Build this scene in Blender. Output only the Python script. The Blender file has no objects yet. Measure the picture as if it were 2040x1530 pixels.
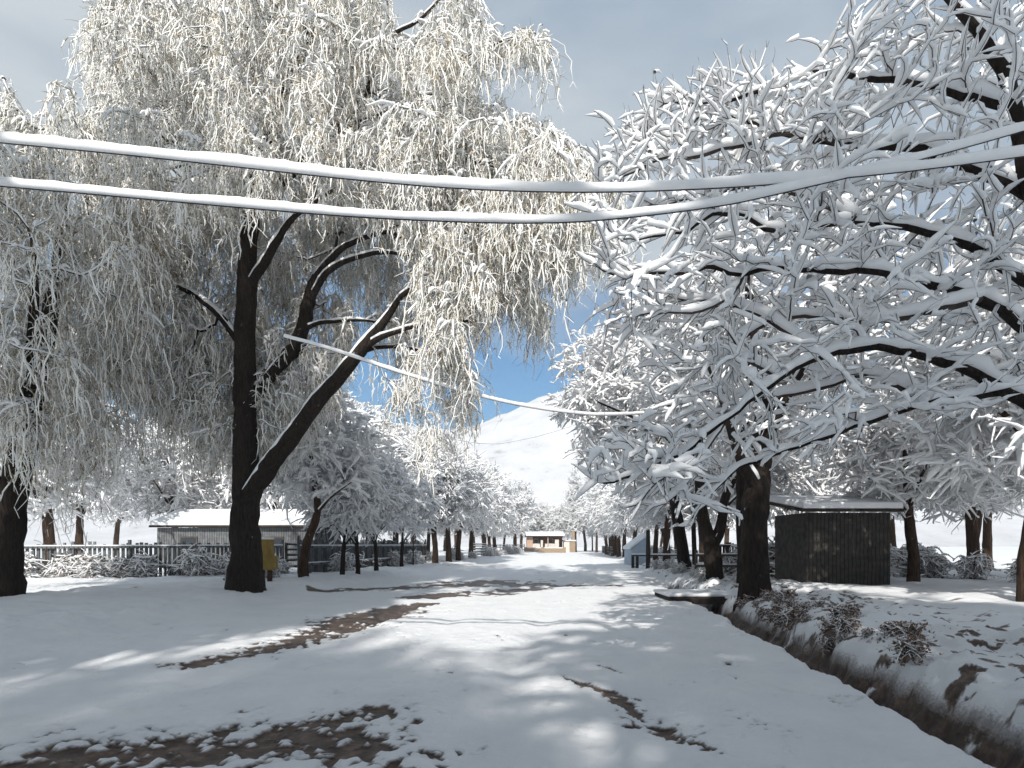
import bpy, math, random
import numpy as np
from mathutils import Vector, Matrix

random.seed(7)
RNG = np.random.default_rng(11)
S = bpy.context.scene
COL = S.collection
F, EYE, CX, HY = 1150.0, 1.6, 1020.0, 1085.0      # focal length and horizon in pixels of the photograph


def at(px, py, Y):
    return np.array([(px - CX) / F * Y, Y, EYE + (HY - py) / F * Y])


def ground_at(px, py):
    Y = EYE * F / (py - HY)
    return np.array([(px - CX) / F * Y, Y, 0.0])


# ------------------------------------------------------------------ light
SUN_AZ = math.atan2(0.17, 0.985)      # the light travels ahead and a little to the right
SUN_EL = math.radians(39)
hz = math.cos(SUN_EL)
SUN_DIR = Vector((math.sin(SUN_AZ) * hz, math.cos(SUN_AZ) * hz, -math.sin(SUN_EL)))


# ------------------------------------------------------------------ materials
def new_mat(name):
    m = bpy.data.materials.new(name)
    m.use_nodes = True
    nt = m.node_tree
    b = nt.nodes['Principled BSDF']
    return m, nt, b


def noise(nt, scale, detail=4.0, rough=0.55, coord='Object', dist=0.0):
    tc = nt.nodes.new('ShaderNodeTexCoord')
    n = nt.nodes.new('ShaderNodeTexNoise')
    n.inputs['Scale'].default_value = scale
    n.inputs['Detail'].default_value = detail
    n.inputs['Roughness'].default_value = rough
    n.inputs['Distortion'].default_value = dist
    nt.links.new(tc.outputs[coord], n.inputs['Vector'])
    return n


def ramp(nt, src, stops):
    r = nt.nodes.new('ShaderNodeValToRGB')
    els = r.color_ramp.elements
    while len(els) < len(stops):
        els.new(0.5)
    for e, (p, c) in zip(els, stops):
        e.position = p
        e.color = (*c, 1) if len(c) == 3 else c
    nt.links.new(src, r.inputs['Fac'])
    return r


def bump(nt, b, src, strength, dist):
    bp = nt.nodes.new('ShaderNodeBump')
    bp.inputs['Strength'].default_value = strength
    bp.inputs['Distance'].default_value = dist
    nt.links.new(src, bp.inputs['Height'])
    nt.links.new(bp.outputs['Normal'], b.inputs['Normal'])


def simple(name, c1, c2, scale=3.0, rough=0.8, bmp=0.0, bdist=0.02, metal=0.0, spec=0.3):
    m, nt, b = new_mat(name)
    n = noise(nt, scale)
    r = ramp(nt, n.outputs['Fac'], [(0.32, c1), (0.68, c2)])
    nt.links.new(r.outputs['Color'], b.inputs['Base Color'])
    b.inputs['Roughness'].default_value = rough
    b.inputs['Metallic'].default_value = metal
    b.inputs['Specular IOR Level'].default_value = spec
    if bmp:
        n2 = noise(nt, scale * 6)
        bump(nt, b, n2.outputs['Fac'], bmp, bdist)
    return m


M = {}
M['snow'] = simple('snow', (0.80, 0.82, 0.86), (0.88, 0.89, 0.91), 2.0, 0.65, 0.35, 0.02)
M['branch_snow'] = simple('branch_snow', (0.84, 0.85, 0.87), (0.90, 0.90, 0.90), 6.0, 0.6)
M['willow_snow'] = simple('willow_snow', (0.86, 0.84, 0.78), (0.92, 0.915, 0.90), 1.3, 0.65)
M['willow_leaf'] = simple('willow_leaf', (0.17, 0.145, 0.11), (0.46, 0.37, 0.22), 0.9, 0.7)
M['twig'] = simple('twig', (0.028, 0.022, 0.019), (0.08, 0.062, 0.052), 3.0, 0.85)
M['frosted_twig'] = simple('frosted_twig', (0.33, 0.325, 0.32), (0.86, 0.865, 0.875), 7.0, 0.8)
M['dead_leaf'] = simple('dead_leaf', (0.10, 0.06, 0.04), (0.30, 0.19, 0.13), 2.0, 0.8)


def bark_mat(name, c1, c2):
    m, nt, b = new_mat(name)
    tc = nt.nodes.new('ShaderNodeTexCoord')
    mp = nt.nodes.new('ShaderNodeMapping')
    mp.inputs['Scale'].default_value = (9, 9, 1.6)
    nt.links.new(tc.outputs['Object'], mp.inputs['Vector'])
    n = nt.nodes.new('ShaderNodeTexNoise')
    n.inputs['Scale'].default_value = 2.2
    n.inputs['Detail'].default_value = 7
    n.inputs['Roughness'].default_value = 0.65
    nt.links.new(mp.outputs['Vector'], n.inputs['Vector'])
    r = ramp(nt, n.outputs['Fac'], [(0.3, c1), (0.7, c2)])
    sn = noise(nt, 3.2, 7.0, 0.7)
    sr = ramp(nt, sn.outputs['Fac'], [(0.66, (0, 0, 0)), (0.74, (0.8, 0.8, 0.8))])
    mx = nt.nodes.new('ShaderNodeMix')
    mx.data_type = 'RGBA'
    mx.inputs['B'].default_value = (0.78, 0.8, 0.83, 1)
    nt.links.new(sr.outputs['Color'], mx.inputs['Factor'])
    nt.links.new(r.outputs['Color'], mx.inputs['A'])
    nt.links.new(mx.outputs['Result'], b.inputs['Base Color'])
    b.inputs['Roughness'].default_value = 0.9
    b.inputs['Specular IOR Level'].default_value = 0.15
    bump(nt, b, n.outputs['Fac'], 1.0, 0.06)
    return m


M['bark'] = bark_mat('dark_bark', (0.009, 0.0075, 0.0065), (0.042, 0.032, 0.026))
M['bark_brown'] = bark_mat('brown_bark', (0.022, 0.015, 0.011), (0.10, 0.062, 0.042))
M['wood'] = simple('grey_wood', (0.05, 0.042, 0.036), (0.12, 0.10, 0.085), 5, 0.85, 0.3)
M['dark_wood'] = simple('dark_wood', (0.018, 0.015, 0.013), (0.05, 0.04, 0.034), 5, 0.85, 0.3)
M['cable'] = simple('cable', (0.02, 0.02, 0.02), (0.03, 0.03, 0.03), 5, 0.6)
M['yellow'] = simple('yellow_paint', (0.20, 0.13, 0.028), (0.33, 0.225, 0.055), 4, 0.6, 0.1)
M['concrete'] = simple('concrete', (0.20, 0.20, 0.19), (0.32, 0.31, 0.30), 4, 0.9, 0.3)
M['plaster'] = simple('white_plaster', (0.62, 0.58, 0.53), (0.74, 0.70, 0.65), 2, 0.85, 0.1)
M['peach'] = simple('peach_plaster', (0.50, 0.33, 0.24), (0.60, 0.42, 0.31), 2, 0.85, 0.1)
M['blue_wall'] = simple('pale_blue_sheet', (0.36, 0.44, 0.54), (0.46, 0.54, 0.63), 3, 0.7, 0.1)
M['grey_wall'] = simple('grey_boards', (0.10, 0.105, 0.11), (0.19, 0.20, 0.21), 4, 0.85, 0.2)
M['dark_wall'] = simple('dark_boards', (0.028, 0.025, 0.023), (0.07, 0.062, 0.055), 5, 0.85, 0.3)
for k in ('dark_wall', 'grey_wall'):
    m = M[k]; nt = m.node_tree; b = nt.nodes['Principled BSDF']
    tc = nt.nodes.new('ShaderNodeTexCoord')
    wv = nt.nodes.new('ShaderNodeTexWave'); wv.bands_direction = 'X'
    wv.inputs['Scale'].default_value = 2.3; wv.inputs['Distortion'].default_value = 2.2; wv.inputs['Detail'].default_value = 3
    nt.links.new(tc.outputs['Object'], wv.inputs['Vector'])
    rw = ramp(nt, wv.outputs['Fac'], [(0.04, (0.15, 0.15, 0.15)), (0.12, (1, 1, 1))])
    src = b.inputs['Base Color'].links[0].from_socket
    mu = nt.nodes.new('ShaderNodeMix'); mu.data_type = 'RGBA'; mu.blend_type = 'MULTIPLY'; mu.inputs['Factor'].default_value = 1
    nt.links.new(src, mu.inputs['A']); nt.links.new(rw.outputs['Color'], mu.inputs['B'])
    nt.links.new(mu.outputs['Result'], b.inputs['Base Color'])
M['rust'] = simple('red_brown_wall', (0.13, 0.05, 0.035), (0.22, 0.09, 0.065), 2, 0.85)
M['pane'] = simple('dark_glass', (0.03, 0.035, 0.04), (0.05, 0.055, 0.06), 1, 0.15, spec=0.5)
M['cream'] = simple('cream_paint', (0.68, 0.64, 0.56), (0.76, 0.72, 0.64), 2, 0.6)


def brick_mat():
    m, nt, b = new_mat('brick_stone')
    tc = nt.nodes.new('ShaderNodeTexCoord')
    mp = nt.nodes.new('ShaderNodeMapping')
    mp.inputs['Rotation'].default_value = (math.pi / 2, 0, 0)
    nt.links.new(tc.outputs['Object'], mp.inputs['Vector'])
    br = nt.nodes.new('ShaderNodeTexBrick')
    br.inputs['Color1'].default_value = (0.30, 0.20, 0.13, 1)
    br.inputs['Color2'].default_value = (0.40, 0.30, 0.19, 1)
    br.inputs['Mortar'].default_value = (0.30, 0.27, 0.23, 1)
    br.inputs['Scale'].default_value = 2.0
    nt.links.new(mp.outputs['Vector'], br.inputs['Vector'])
    nt.links.new(br.outputs['Color'], b.inputs['Base Color'])
    b.inputs['Roughness'].default_value = 0.9
    return m


M['brick'] = brick_mat()


# ------------------------------------------------------------------ objects
def empty(name, loc=(0, 0, 0), rz=0.0):
    o = bpy.data.objects.new(name, None)
    o.empty_display_size = 0.3
    o.location = loc
    o.rotation_euler = (0, 0, rz)
    COL.objects.link(o)
    return o


def tag(o, label=None, cat=None, group=None, kind=None):
    if label:
        o['label'] = label
    if cat:
        o['category'] = cat
    if group:
        o['group'] = group
    if kind:
        o['kind'] = kind
    return o


class MB:
    """collects quads, links them as ONE mesh object"""

    def __init__(self):
        self.v, self.f, self.m, self.n = [], [], [], 0

    def add(self, v, f, m=0):
        v = np.asarray(v, float).reshape(-1, 3)
        f = np.asarray(f, np.int64).reshape(-1, 4)
        self.v.append(v)
        self.f.append(f + self.n)
        self.m.append(np.broadcast_to(np.asarray(m), (len(f),)))
        self.n += len(v)

    def box(self, x0, x1, y0, y1, z0, z1, m=0):
        v = [(x, y, z) for z in (z0, z1) for y in (y0, y1) for x in (x0, x1)]
        self.add(v, [(0, 2, 3, 1), (4, 5, 7, 6), (0, 1, 5, 4), (2, 6, 7, 3), (0, 4, 6, 2), (1, 3, 7, 5)], m)

    def bar(self, a, b, w, h, m=0):
        """a bar from a to b, w wide and h high"""
        a, b = np.array(a, float), np.array(b, float)
        t = (b - a) / np.linalg.norm(b - a)
        r = np.array([0, 0, 1.0]) if abs(t[2]) < 0.9 else np.array([0, 1.0, 0])
        n = np.cross(t, r)
        n /= np.linalg.norm(n)
        u = np.cross(n, t)
        v = [p + n * sx * w / 2 + u * sz * h / 2 for p in (a, b) for sz in (-1, 1) for sx in (-1, 1)]
        self.add(v, [(0, 1, 3, 2), (4, 6, 7, 5), (0, 4, 5, 1), (2, 3, 7, 6), (0, 2, 6, 4), (1, 5, 7, 3)], m)

    def build(self, name, mats, parent=None, smooth=False, bevel=0.0):
        v = np.concatenate(self.v) if self.v else np.zeros((0, 3))
        f = np.concatenate(self.f) if self.f else np.zeros((0, 4), np.int64)
        mi = np.concatenate(self.m) if self.m else np.zeros(0, int)
        me = bpy.data.meshes.new(name)
        me.vertices.add(len(v))
        me.vertices.foreach_set('co', v.astype(np.float32).ravel())
        me.loops.add(len(f) * 4)
        me.loops.foreach_set('vertex_index', f.astype(np.int32).ravel())
        me.polygons.add(len(f))
        me.polygons.foreach_set('loop_start', np.arange(0, len(f) * 4, 4, dtype=np.int32))
        me.polygons.foreach_set('material_index', mi.astype(np.int32))
        me.polygons.foreach_set('use_smooth', np.full(len(f), smooth))
        me.update(calc_edges=True)
        if not isinstance(mats, (list, tuple)):
            mats = [mats]
        for m in mats:
            me.materials.append(m)
        o = bpy.data.objects.new(name, me)
        COL.objects.link(o)
        if parent:
            o.parent = parent
        if bevel:
            b = o.modifiers.new('bevel', 'BEVEL')
            b.width = bevel
            b.segments = 2
        return o


def copy_tree(o, loc, rz, sc, label, group=None):
    c = o.copy()
    COL.objects.link(c)
    c.location = loc
    c.rotation_euler = (0, 0, rz)
    c.scale = (sc, sc, sc) if not isinstance(sc, tuple) else sc
    c['label'] = label
    if group:
        c['group'] = group
    elif 'group' in c:
        del c['group']
    for ch in list(o.children):
        d = ch.copy()
        COL.objects.link(d)
        d.parent = c
    return c


# ------------------------------------------------------------------ tubes
def flat(P, R):
    """(M,k,3),(M,k) -> flat points, radii, connection mask"""
    Mn, k = R.shape
    conn = np.ones((Mn, k), bool)
    conn[:, -1] = False
    return P.reshape(-1, 3), R.reshape(-1), conn.reshape(-1)


def flat_list(lines, rads):
    P = np.concatenate(lines)
    R = np.concatenate(rads)
    conn = np.ones(len(P), bool)
    conn[np.cumsum([len(l) for l in lines]) - 1] = False
    return P, R, conn


def tangents(P, conn):
    nxt, prv = P.copy(), P.copy()
    nxt[:-1][conn[:-1]] = P[1:][conn[:-1]]
    prv[1:][conn[:-1]] = P[:-1][conn[:-1]]
    T = nxt - prv
    L = np.linalg.norm(T, axis=1, keepdims=True)
    L[L < 1e-9] = 1
    return T / L


def rings(C, A, B, wa, wb, conn, sides, ph=0.0):
    th = np.arange(sides) / sides * 2 * np.pi + ph
    V = C[:, None, :] + A[:, None, :] * (wa[:, None] * np.cos(th))[:, :, None] + B[:, None, :] * (wb[:, None] * np.sin(th))[:, :, None]
    idx = np.nonzero(conn)[0]
    j = np.arange(sides)
    j2 = (j + 1) % sides
    a = idx[:, None] * sides
    q = np.stack([a + j, a + j2, a + sides + j2, a + sides + j], -1)
    return V.reshape(-1, 3), q.reshape(-1, 4), np.repeat(idx, sides)


def tube(mb, P, R, conn, sides=5, m=0, wob=0.0):
    T = tangents(P, conn)
    ref = np.tile([0.31, 0.93, 0.2], (len(P), 1))
    bad = np.abs((T * ref).sum(1)) > 0.9
    ref[bad] = [0.9, -0.2, 0.4]
    A = np.cross(T, ref)
    A /= np.linalg.norm(A, axis=1, keepdims=True) + 1e-9
    B = np.cross(T, A)
    V, q, src = rings(P, A, B, R, R, conn, sides)
    if wob:
        V = V + RNG.normal(0, 1, V.shape) * (np.repeat(R, sides) * wob)[:, None]
    mb.add(V, q, m if np.isscalar(m) else m[src])


def snow_on(mb, P, R, conn, h, sides=5, m=0, minh=0.25, wk=0.55, rough=0.28, tip=0.45):
    """a lumpy cap of snow lying along the upper side of branches"""
    T = tangents(P, conn)
    flatness = np.sqrt(np.clip(1 - T[:, 2] ** 2, 0, 1))
    B = np.array([0, 0, 1.0]) - T * T[:, 2:3]
    B /= np.linalg.norm(B, axis=1, keepdims=True) + 1e-9
    A = np.cross(T, B)
    lump = np.clip(RNG.normal(1.0, rough, len(P)), 0.35, 1.7)
    g = np.clip((flatness - minh) / (0.75 - minh), 0, 1)
    H = h * g * lump
    # rounded ends
    first = np.ones(len(P), bool)
    first[1:] = ~conn[:-1]
    H[~conn] *= tip
    if tip < 0.3:
        pre = np.zeros(len(P), bool)
        pre[:-1] = ~conn[1:]
        H[pre & conn] *= 0.7
    W = R * 0.95 + H * wk
    ok = conn.copy()
    ok[:-1] &= (H[:-1] > 0.004) & (H[1:] > 0.004)
    C = P + B * (R * 0.35 + H * 0.5)[:, None]
    V, q, src = rings(C, A, B, W, H * 0.5 + R * 0.35, ok, sides, 0.3)
    used = np.zeros(len(V), bool)
    used[q.ravel()] = True
    remap = np.cumsum(used) - 1
    mb.add(V[used], remap[q], m)


def smooth_line(pts, rad, step=0.3):
    """Catmull-Rom through hand-placed points"""
    pts = np.array(pts, float)
    rad = np.array(rad, float) if not np.isscalar(rad) else np.full(len(pts), rad)
    if len(rad) != len(pts):
        rad = np.interp(np.linspace(0, 1, len(pts)), np.linspace(0, 1, len(rad)), rad)
    e = np.vstack([2 * pts[0] - pts[1], pts, 2 * pts[-1] - pts[-2]])
    out, ro = [], []
    for i in range(len(pts) - 1):
        p0, p1, p2, p3 = e[i:i + 4]
        n = max(1, int(np.ceil(np.linalg.norm(p2 - p1) / step)))
        for t in np.arange(n) / n:
            out.append(0.5 * (2 * p1 + (p2 - p0) * t + (2 * p0 - 5 * p1 + 4 * p2 - p3) * t * t + (3 * p1 - p0 - 3 * p2 + p3) * t ** 3))
            ro.append(rad[i] * (1 - t) + rad[i + 1] * t)
    out.append(pts[-1])
    ro.append(rad[-1])
    return np.array(out), np.array(ro)


# ------------------------------------------------------------------ tree growth
def grow(limbs, targets, step=0.3, lift=0.12, r_tip=0.008, expo=0.46, wig=0.05, angle=0.5):
    """limbs: list of (points, radii).  Each target is joined to the nearest twig already grown."""
    pos, par, rad, tan = [], [], [], []
    for li, (pts, rr) in enumerate(limbs):
        start = -1
        if li and pos:
            d = np.linalg.norm(np.array(pos) - pts[0], axis=1)
            start = int(d.argmin())
        prev = start
        for i, p in enumerate(pts):
            t = pts[min(i + 1, len(pts) - 1)] - pts[max(i - 1, 0)]
            pos.append(p)
            par.append(prev)
            rad.append(rr[i])
            tan.append(t / (np.linalg.norm(t) + 1e-9))
            prev = len(pos) - 1
    nl = len(pos)
    cap = nl + len(targets) * 60
    P = np.zeros((cap, 3)); T = np.zeros((cap, 3)); ok = np.ones(cap, bool)
    P[:nl] = pos; T[:nl] = tan
    ok[:nl] = True
    z0 = P[:nl, 2].min()
    # nothing sprouts from the foot of the trunk
    ok[:nl] = P[:nl, 2] > z0 + 1.5
    n = nl
    targets = np.asarray(targets)
    d0 = np.array([np.linalg.norm(P[:nl] - t, axis=1).min() for t in targets])
    for t in targets[np.argsort(d0)]:
        dv = t - P[:n]
        d = np.linalg.norm(dv, axis=1) + 1e-6
        c = (dv * T[:n]).sum(1) / d
        cost = d * (1 + angle * (1 - c))
        cost[~ok[:n]] = 1e9
        i = int(cost.argmin())
        L = d[i]
        p0, t0 = P[i], T[i]
        p1 = p0 + t0 * 0.35 * L + np.array([0, 0, lift * L])
        k = int(np.clip(np.ceil(L / step), 1, 55))
        s = (np.arange(1, k + 1) / k)[:, None]
        pts = (1 - s) ** 2 * p0 + 2 * s * (1 - s) * p1 + s ** 2 * t + RNG.normal(0, wig * step, (k, 3)) * 2
        prev = i
        for a in range(k):
            if n >= cap - 1:
                break
            P[n] = pts[a]
            tv = pts[a] - P[prev]
            T[n] = tv / (np.linalg.norm(tv) + 1e-9)
            par.append(prev)
            prev = n
            n += 1
    par = np.array(par[:n])
    P, T = P[:n], T[:n]
    kids = [[] for _ in range(n)]
    for i in range(n):
        if par[i] >= 0:
            kids[par[i]].append(i)
    cnt = np.zeros(n)
    for i in range(n - 1, -1, -1):
        if not kids[i]:
            cnt[i] = 1
        if par[i] >= 0:
            cnt[par[i]] += cnt[i]
    r = r_tip * cnt ** expo
    r[:nl] = rad
    for i in range(nl, n):
        r[i] = min(r[i], r[par[i]] * 0.92) if par[i] >= 0 else r[i]
    heavy = np.full(n, -1)
    for i in range(n):
        if kids[i]:
            ks = [k for k in kids[i] if k < nl and (i < nl and k == i + 1)] or kids[i]
            heavy[i] = max(ks, key=lambda k: cnt[k])
    lines, rads = [], []
    for i in range(n):
        if par[i] >= 0 and heavy[par[i]] == i:
            continue
        ch = [] if par[i] < 0 else [par[i]]
        rr = [] if par[i] < 0 else [r[i]]
        j = i
        while j >= 0:
            ch.append(j)
            rr.append(r[j])
            j = heavy[j]
        if len(ch) > 1:
            lines.append(P[ch])
            rads.append(np.array(rr))
    tips = np.array([not k for k in kids])
    return dict(P=P, T=T, r=r, nl=nl, tips=tips, lines=lines, rads=rads)


def unit(v):
    return v / (np.linalg.norm(v, axis=-1, keepdims=True) + 1e-9)


def twigs(src, dirs, L, k=5, droop=0.2, curl=0.25, r0=0.008, taper=0.45):
    """(M,3) starts and directions -> (M,k,3) curved twigs"""
    Mn = len(src)
    s = np.linspace(0, 1, k)[None, :, None]
    c = RNG.normal(0, curl, (Mn, 1, 3))
    c[:, :, 2] -= droop
    P = src[:, None, :] + (dirs[:, None, :] * s + c * s ** 2) * L[:, None, None]
    R = r0 * (1 - (1 - taper) * np.linspace(0, 1, k))[None, :] * np.ones((Mn, 1))
    return P, R


def spread(T, w_t, w_q, up):
    q = unit(RNG.normal(0, 1, T.shape))
    q = unit(q - T * (q * T).sum(1, keepdims=True))
    return unit(T * w_t + q * w_q + np.array([0, 0, up]))


def make_tree(name, base, g, label, cat='tree', group=None, bark='bark', trunk_min=0.035, twig_n=3, twig_len=(0.3, 0.8),
              droop=0.15, up=0.15, snow_h=0.035, big_snow=0.06, twig_r=0.007, sides=4, second=0, second_len=(0.12, 0.3),
              rmax=0.03, leaves=0, snow_sides=5, trunk_sides=9, wk=0.55, twig='twig', twig_p=1.0, rough=0.28, tip=0.45, wq=0.85, bough=1.1):
    root = empty(name, base)
    tag(root, label, cat, group)
    base = np.array(base)
    tr, cr, sn = MB(), MB(), MB()
    tl, trd, bl, brd = [], [], [], []
    for l, r in zip(g['lines'], g['rads']):
        (tl if r[0] >= trunk_min else bl).append(l - base)
        (trd if r[0] >= trunk_min else brd).append(r)
    P, R, c = flat_list(tl, trd)
    tube(tr, P, R, c, trunk_sides, 0, 0.05)
    snow_on(sn, P, R, c, np.minimum(big_snow, 0.03 + R * (0.6 if bough < 1.5 else 1.5)), snow_sides, 0, 0.35, 0.4)
    if bl:
        P, R, c = flat_list(bl, brd)
        tube(cr, P, R, c, sides)
        snow_on(sn, P, R, c, np.minimum(snow_h + R * bough, 0.16), snow_sides, 0, 0.25, wk, rough, tip)
    # side twigs
    idx = np.nonzero((g['r'] < rmax) & (np.arange(len(g['r'])) >= g['nl'] * 0))[0]
    idx = np.repeat(idx, twig_n)
    idx = idx[RNG.random(len(idx)) < twig_p]
    if len(idx):
        src = g['P'][idx] - base
        D = spread(g['T'][idx], 0.7, wq, up)
        L = RNG.uniform(*twig_len, len(idx))
        TP, TR = twigs(src, D, L, 5, droop, 0.22, twig_r)
        p, r, c = flat(TP, TR)
        tube(cr, p, r, c, 3)
        snow_on(sn, p, r, c, snow_h * RNG.uniform(0.5, 1.2, len(idx)).repeat(5), snow_sides, 0, 0.25, wk, rough, tip)
        if second:
            j = RNG.integers(1, 5, len(idx) * second)
            ii = np.repeat(np.arange(len(idx)), second)
            src2 = TP[ii, j]
            D2 = spread(unit(TP[ii, np.minimum(j + 1, 4)] - TP[ii, j - 1]), 0.6, wq, up)
            L2 = RNG.uniform(*second_len, len(ii))
            TP2, TR2 = twigs(src2, D2, L2, 4, droop, 0.2, twig_r * 0.7)
            p, r, c = flat(TP2, TR2)
            tube(cr, p, r, c, 3)
            snow_on(sn, p, r, c, snow_h * 0.7 * RNG.uniform(0.15, 1.2, len(ii)).repeat(4), max(4, snow_sides - 1), 0, 0.25, wk, rough, tip)
        if leaves:
            n = int(len(idx) * leaves)
            ii = RNG.integers(0, len(idx), n)
            src3 = TP[ii, RNG.integers(1, 5, n)]
            D3 = unit(RNG.normal(0, 0.5, (n, 3)) + np.array([0, 0, -1.0]))
            a = src3
            b = src3 + D3 * RNG.uniform(0.08, 0.2, (n, 1))
            w = unit(np.cross(D3, RNG.normal(0, 1, (n, 3)))) * RNG.uniform(0.015, 0.035, (n, 1))
            mid = (a + b) / 2
            V = np.stack([a, mid - w, b, mid + w], 1).reshape(-1, 3)
            cr.add(V, np.arange(n * 4).reshape(-1, 4), 1)
    tr.build('trunk', M[bark], root, True)
    cr.build('crown', [M[twig], M['dead_leaf']], root, True)
    sn.build('snow_cover', M['branch_snow'], root, True)
    return root


def ellipsoid(c, r, n, hollow=0.35, zmin=None):
    v = unit(RNG.normal(0, 1, (n * 3, 3)))
    rad = RNG.uniform(hollow, 1, (n * 3, 1)) ** 0.6
    p = np.array(c) + v * rad * np.array(r)
    # uneven outline: drop whole sectors at random
    lob = np.sin(v[:, 0] * 5.1 + c[0]) + np.sin(v[:, 1] * 4.3 + c[1] * 2) + np.sin(v[:, 2] * 6.1 + 1)
    keep = (rad[:, 0] < 0.82) | (lob > -0.3)
    p = p[keep]
    if zmin is not None:
        p = p[p[:, 2] > zmin]
    return p[:n]


def in_poly(x, y, poly):
    poly = np.array(poly, float)
    inside = np.zeros(len(x), bool)
    j = len(poly) - 1
    for i in range(len(poly)):
        xi, yi = poly[i]
        xj, yj = poly[j]
        hit = ((yi > y) != (yj > y)) & (x < (xj - xi) * (y - yi) / (yj - yi + 1e-12) + xi)
        inside ^= hit
        j = i
    return inside


def poly_targets(poly, n, y_fn):
    poly = np.array(poly, float)
    lo, hi = poly.min(0), poly.max(0)
    out = []
    while len(out) < n:
        x = RNG.uniform(lo[0], hi[0], n)
        y = RNG.uniform(lo[1], hi[1], n)
        k = in_poly(x, y, poly)
        for a, b in zip(x[k], y[k]):
            out.append(at(a, b, y_fn(a, b)))
    return np.array(out[:n])


def limb(pts, rad, step=0.3):
    P, R = smooth_line([at(*p) for p in pts], rad, step)
    if len(P) > 4:
        j = np.cumsum(RNG.normal(0, 0.012, P.shape), 0)
        j -= np.linspace(0, 1, len(P))[:, None] * j[-1]
        P = P + j
    return P, R


# ------------------------------------------------------------------ ground
def vnoise(x, y, seed=0):
    xi, yi = np.floor(x).astype(np.int64), np.floor(y).astype(np.int64)
    xf, yf = x - xi, y - yi
    u, v = xf * xf * (3 - 2 * xf), yf * yf * (3 - 2 * yf)

    def h(a, b):
        n = (a * 374761393 + b * 668265263 + seed * 2147483647) & 0xFFFFFFFF
        n = ((n ^ (n >> 13)) * 1274126177) & 0xFFFFFFFF
        return ((n ^ (n >> 16)) & 0xFFFF) / 65535.0
    return (h(xi, yi) * (1 - u) + h(xi + 1, yi) * u) * (1 - v) + (h(xi, yi + 1) * (1 - u) + h(xi + 1, yi + 1) * u) * v


def fbm(x, y, octv=4, seed=0):
    s, a, t = 0, 0.5, 0
    for i in range(octv):
        s = s + a * vnoise(x * 2 ** i + 17.3 * i, y * 2 ** i + 9.1 * i, seed + i)
        t += a
        a *= 0.5
    return s / t


def sstep(a, b, x):
    t = np.clip((x - a) / (b - a), 0, 1)
    return t * t * (3 - 2 * t)


def seg_dist(x, y, pts):
    """distance to a polyline of (x,y,width): (1 - d/width), the largest over its pieces"""
    best = np.full(x.shape, -9.0)
    for (x0, y0, w0), (x1, y1, w1) in zip(pts[:-1], pts[1:]):
        dx, dy = x1 - x0, y1 - y0
        t = np.clip(((x - x0) * dx + (y - y0) * dy) / (dx * dx + dy * dy), 0, 1)
        d = np.hypot(x - x0 - t * dx, y - y0 - t * dy)
        best = np.maximum(best, 1 - d / (w0 * (1 - t) + w1 * t))
    return best


def gp(px, py, w):
    p = ground_at(px, py)
    return (p[0], p[1], w)


BARE = [
    [(-6.5, 3.3, 0.7), (-3.6, 4.0, 0.8), (-2.2, 4.6, 0.62), (-1.35, 4.7, 0.55), (-0.95, 4.3, 0.4)],
    [(-1.8, 4.9, 0.45), (-1.25, 5.45, 0.28)],
    [gp(380, 1330, 0.36), gp(500, 1303, 0.40), gp(620, 1270, 0.68), gp(700, 1242, 1.15), gp(760, 1222, 1.05), gp(850, 1205, 0.4)],
    [gp(740, 1232, 0.35), gp(835, 1232, 0.18)],
    [gp(640, 1183, 0.5), gp(760, 1176, 1.2), gp(860, 1170, 1.2), gp(960, 1162, 2.2), gp(1010, 1164, 2.4), gp(1090, 1167, 1.2), gp(1210, 1166, 0.9)],
    [gp(820, 1196, 0.6), gp(900, 1188, 1.1), gp(980, 1182, 1.1), gp(1080, 1176, 0.7)],
    [gp(1120, 1352, 0.03), gp(1150, 1361, 0.07), gp(1190, 1373, 0.13), gp(1225, 1388, 0.20), gp(1258, 1412, 0.13), gp(1262, 1432, 0.12)],
    [gp(1262, 1420, 0.10), gp(1280, 1440, 0.05), gp(1320, 1452, 0.12), gp(1365, 1475, 0.14), gp(1440, 1503, 0.05)],
    [gp(1250, 1450, 0.07), gp(1275, 1445, 0.05)],
    [gp(1185, 1327, 0.04), gp(1240, 1340, 0.05)],
    [gp(990, 1270, 0.05), gp(1003, 1282, 0.05)],
]


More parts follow.
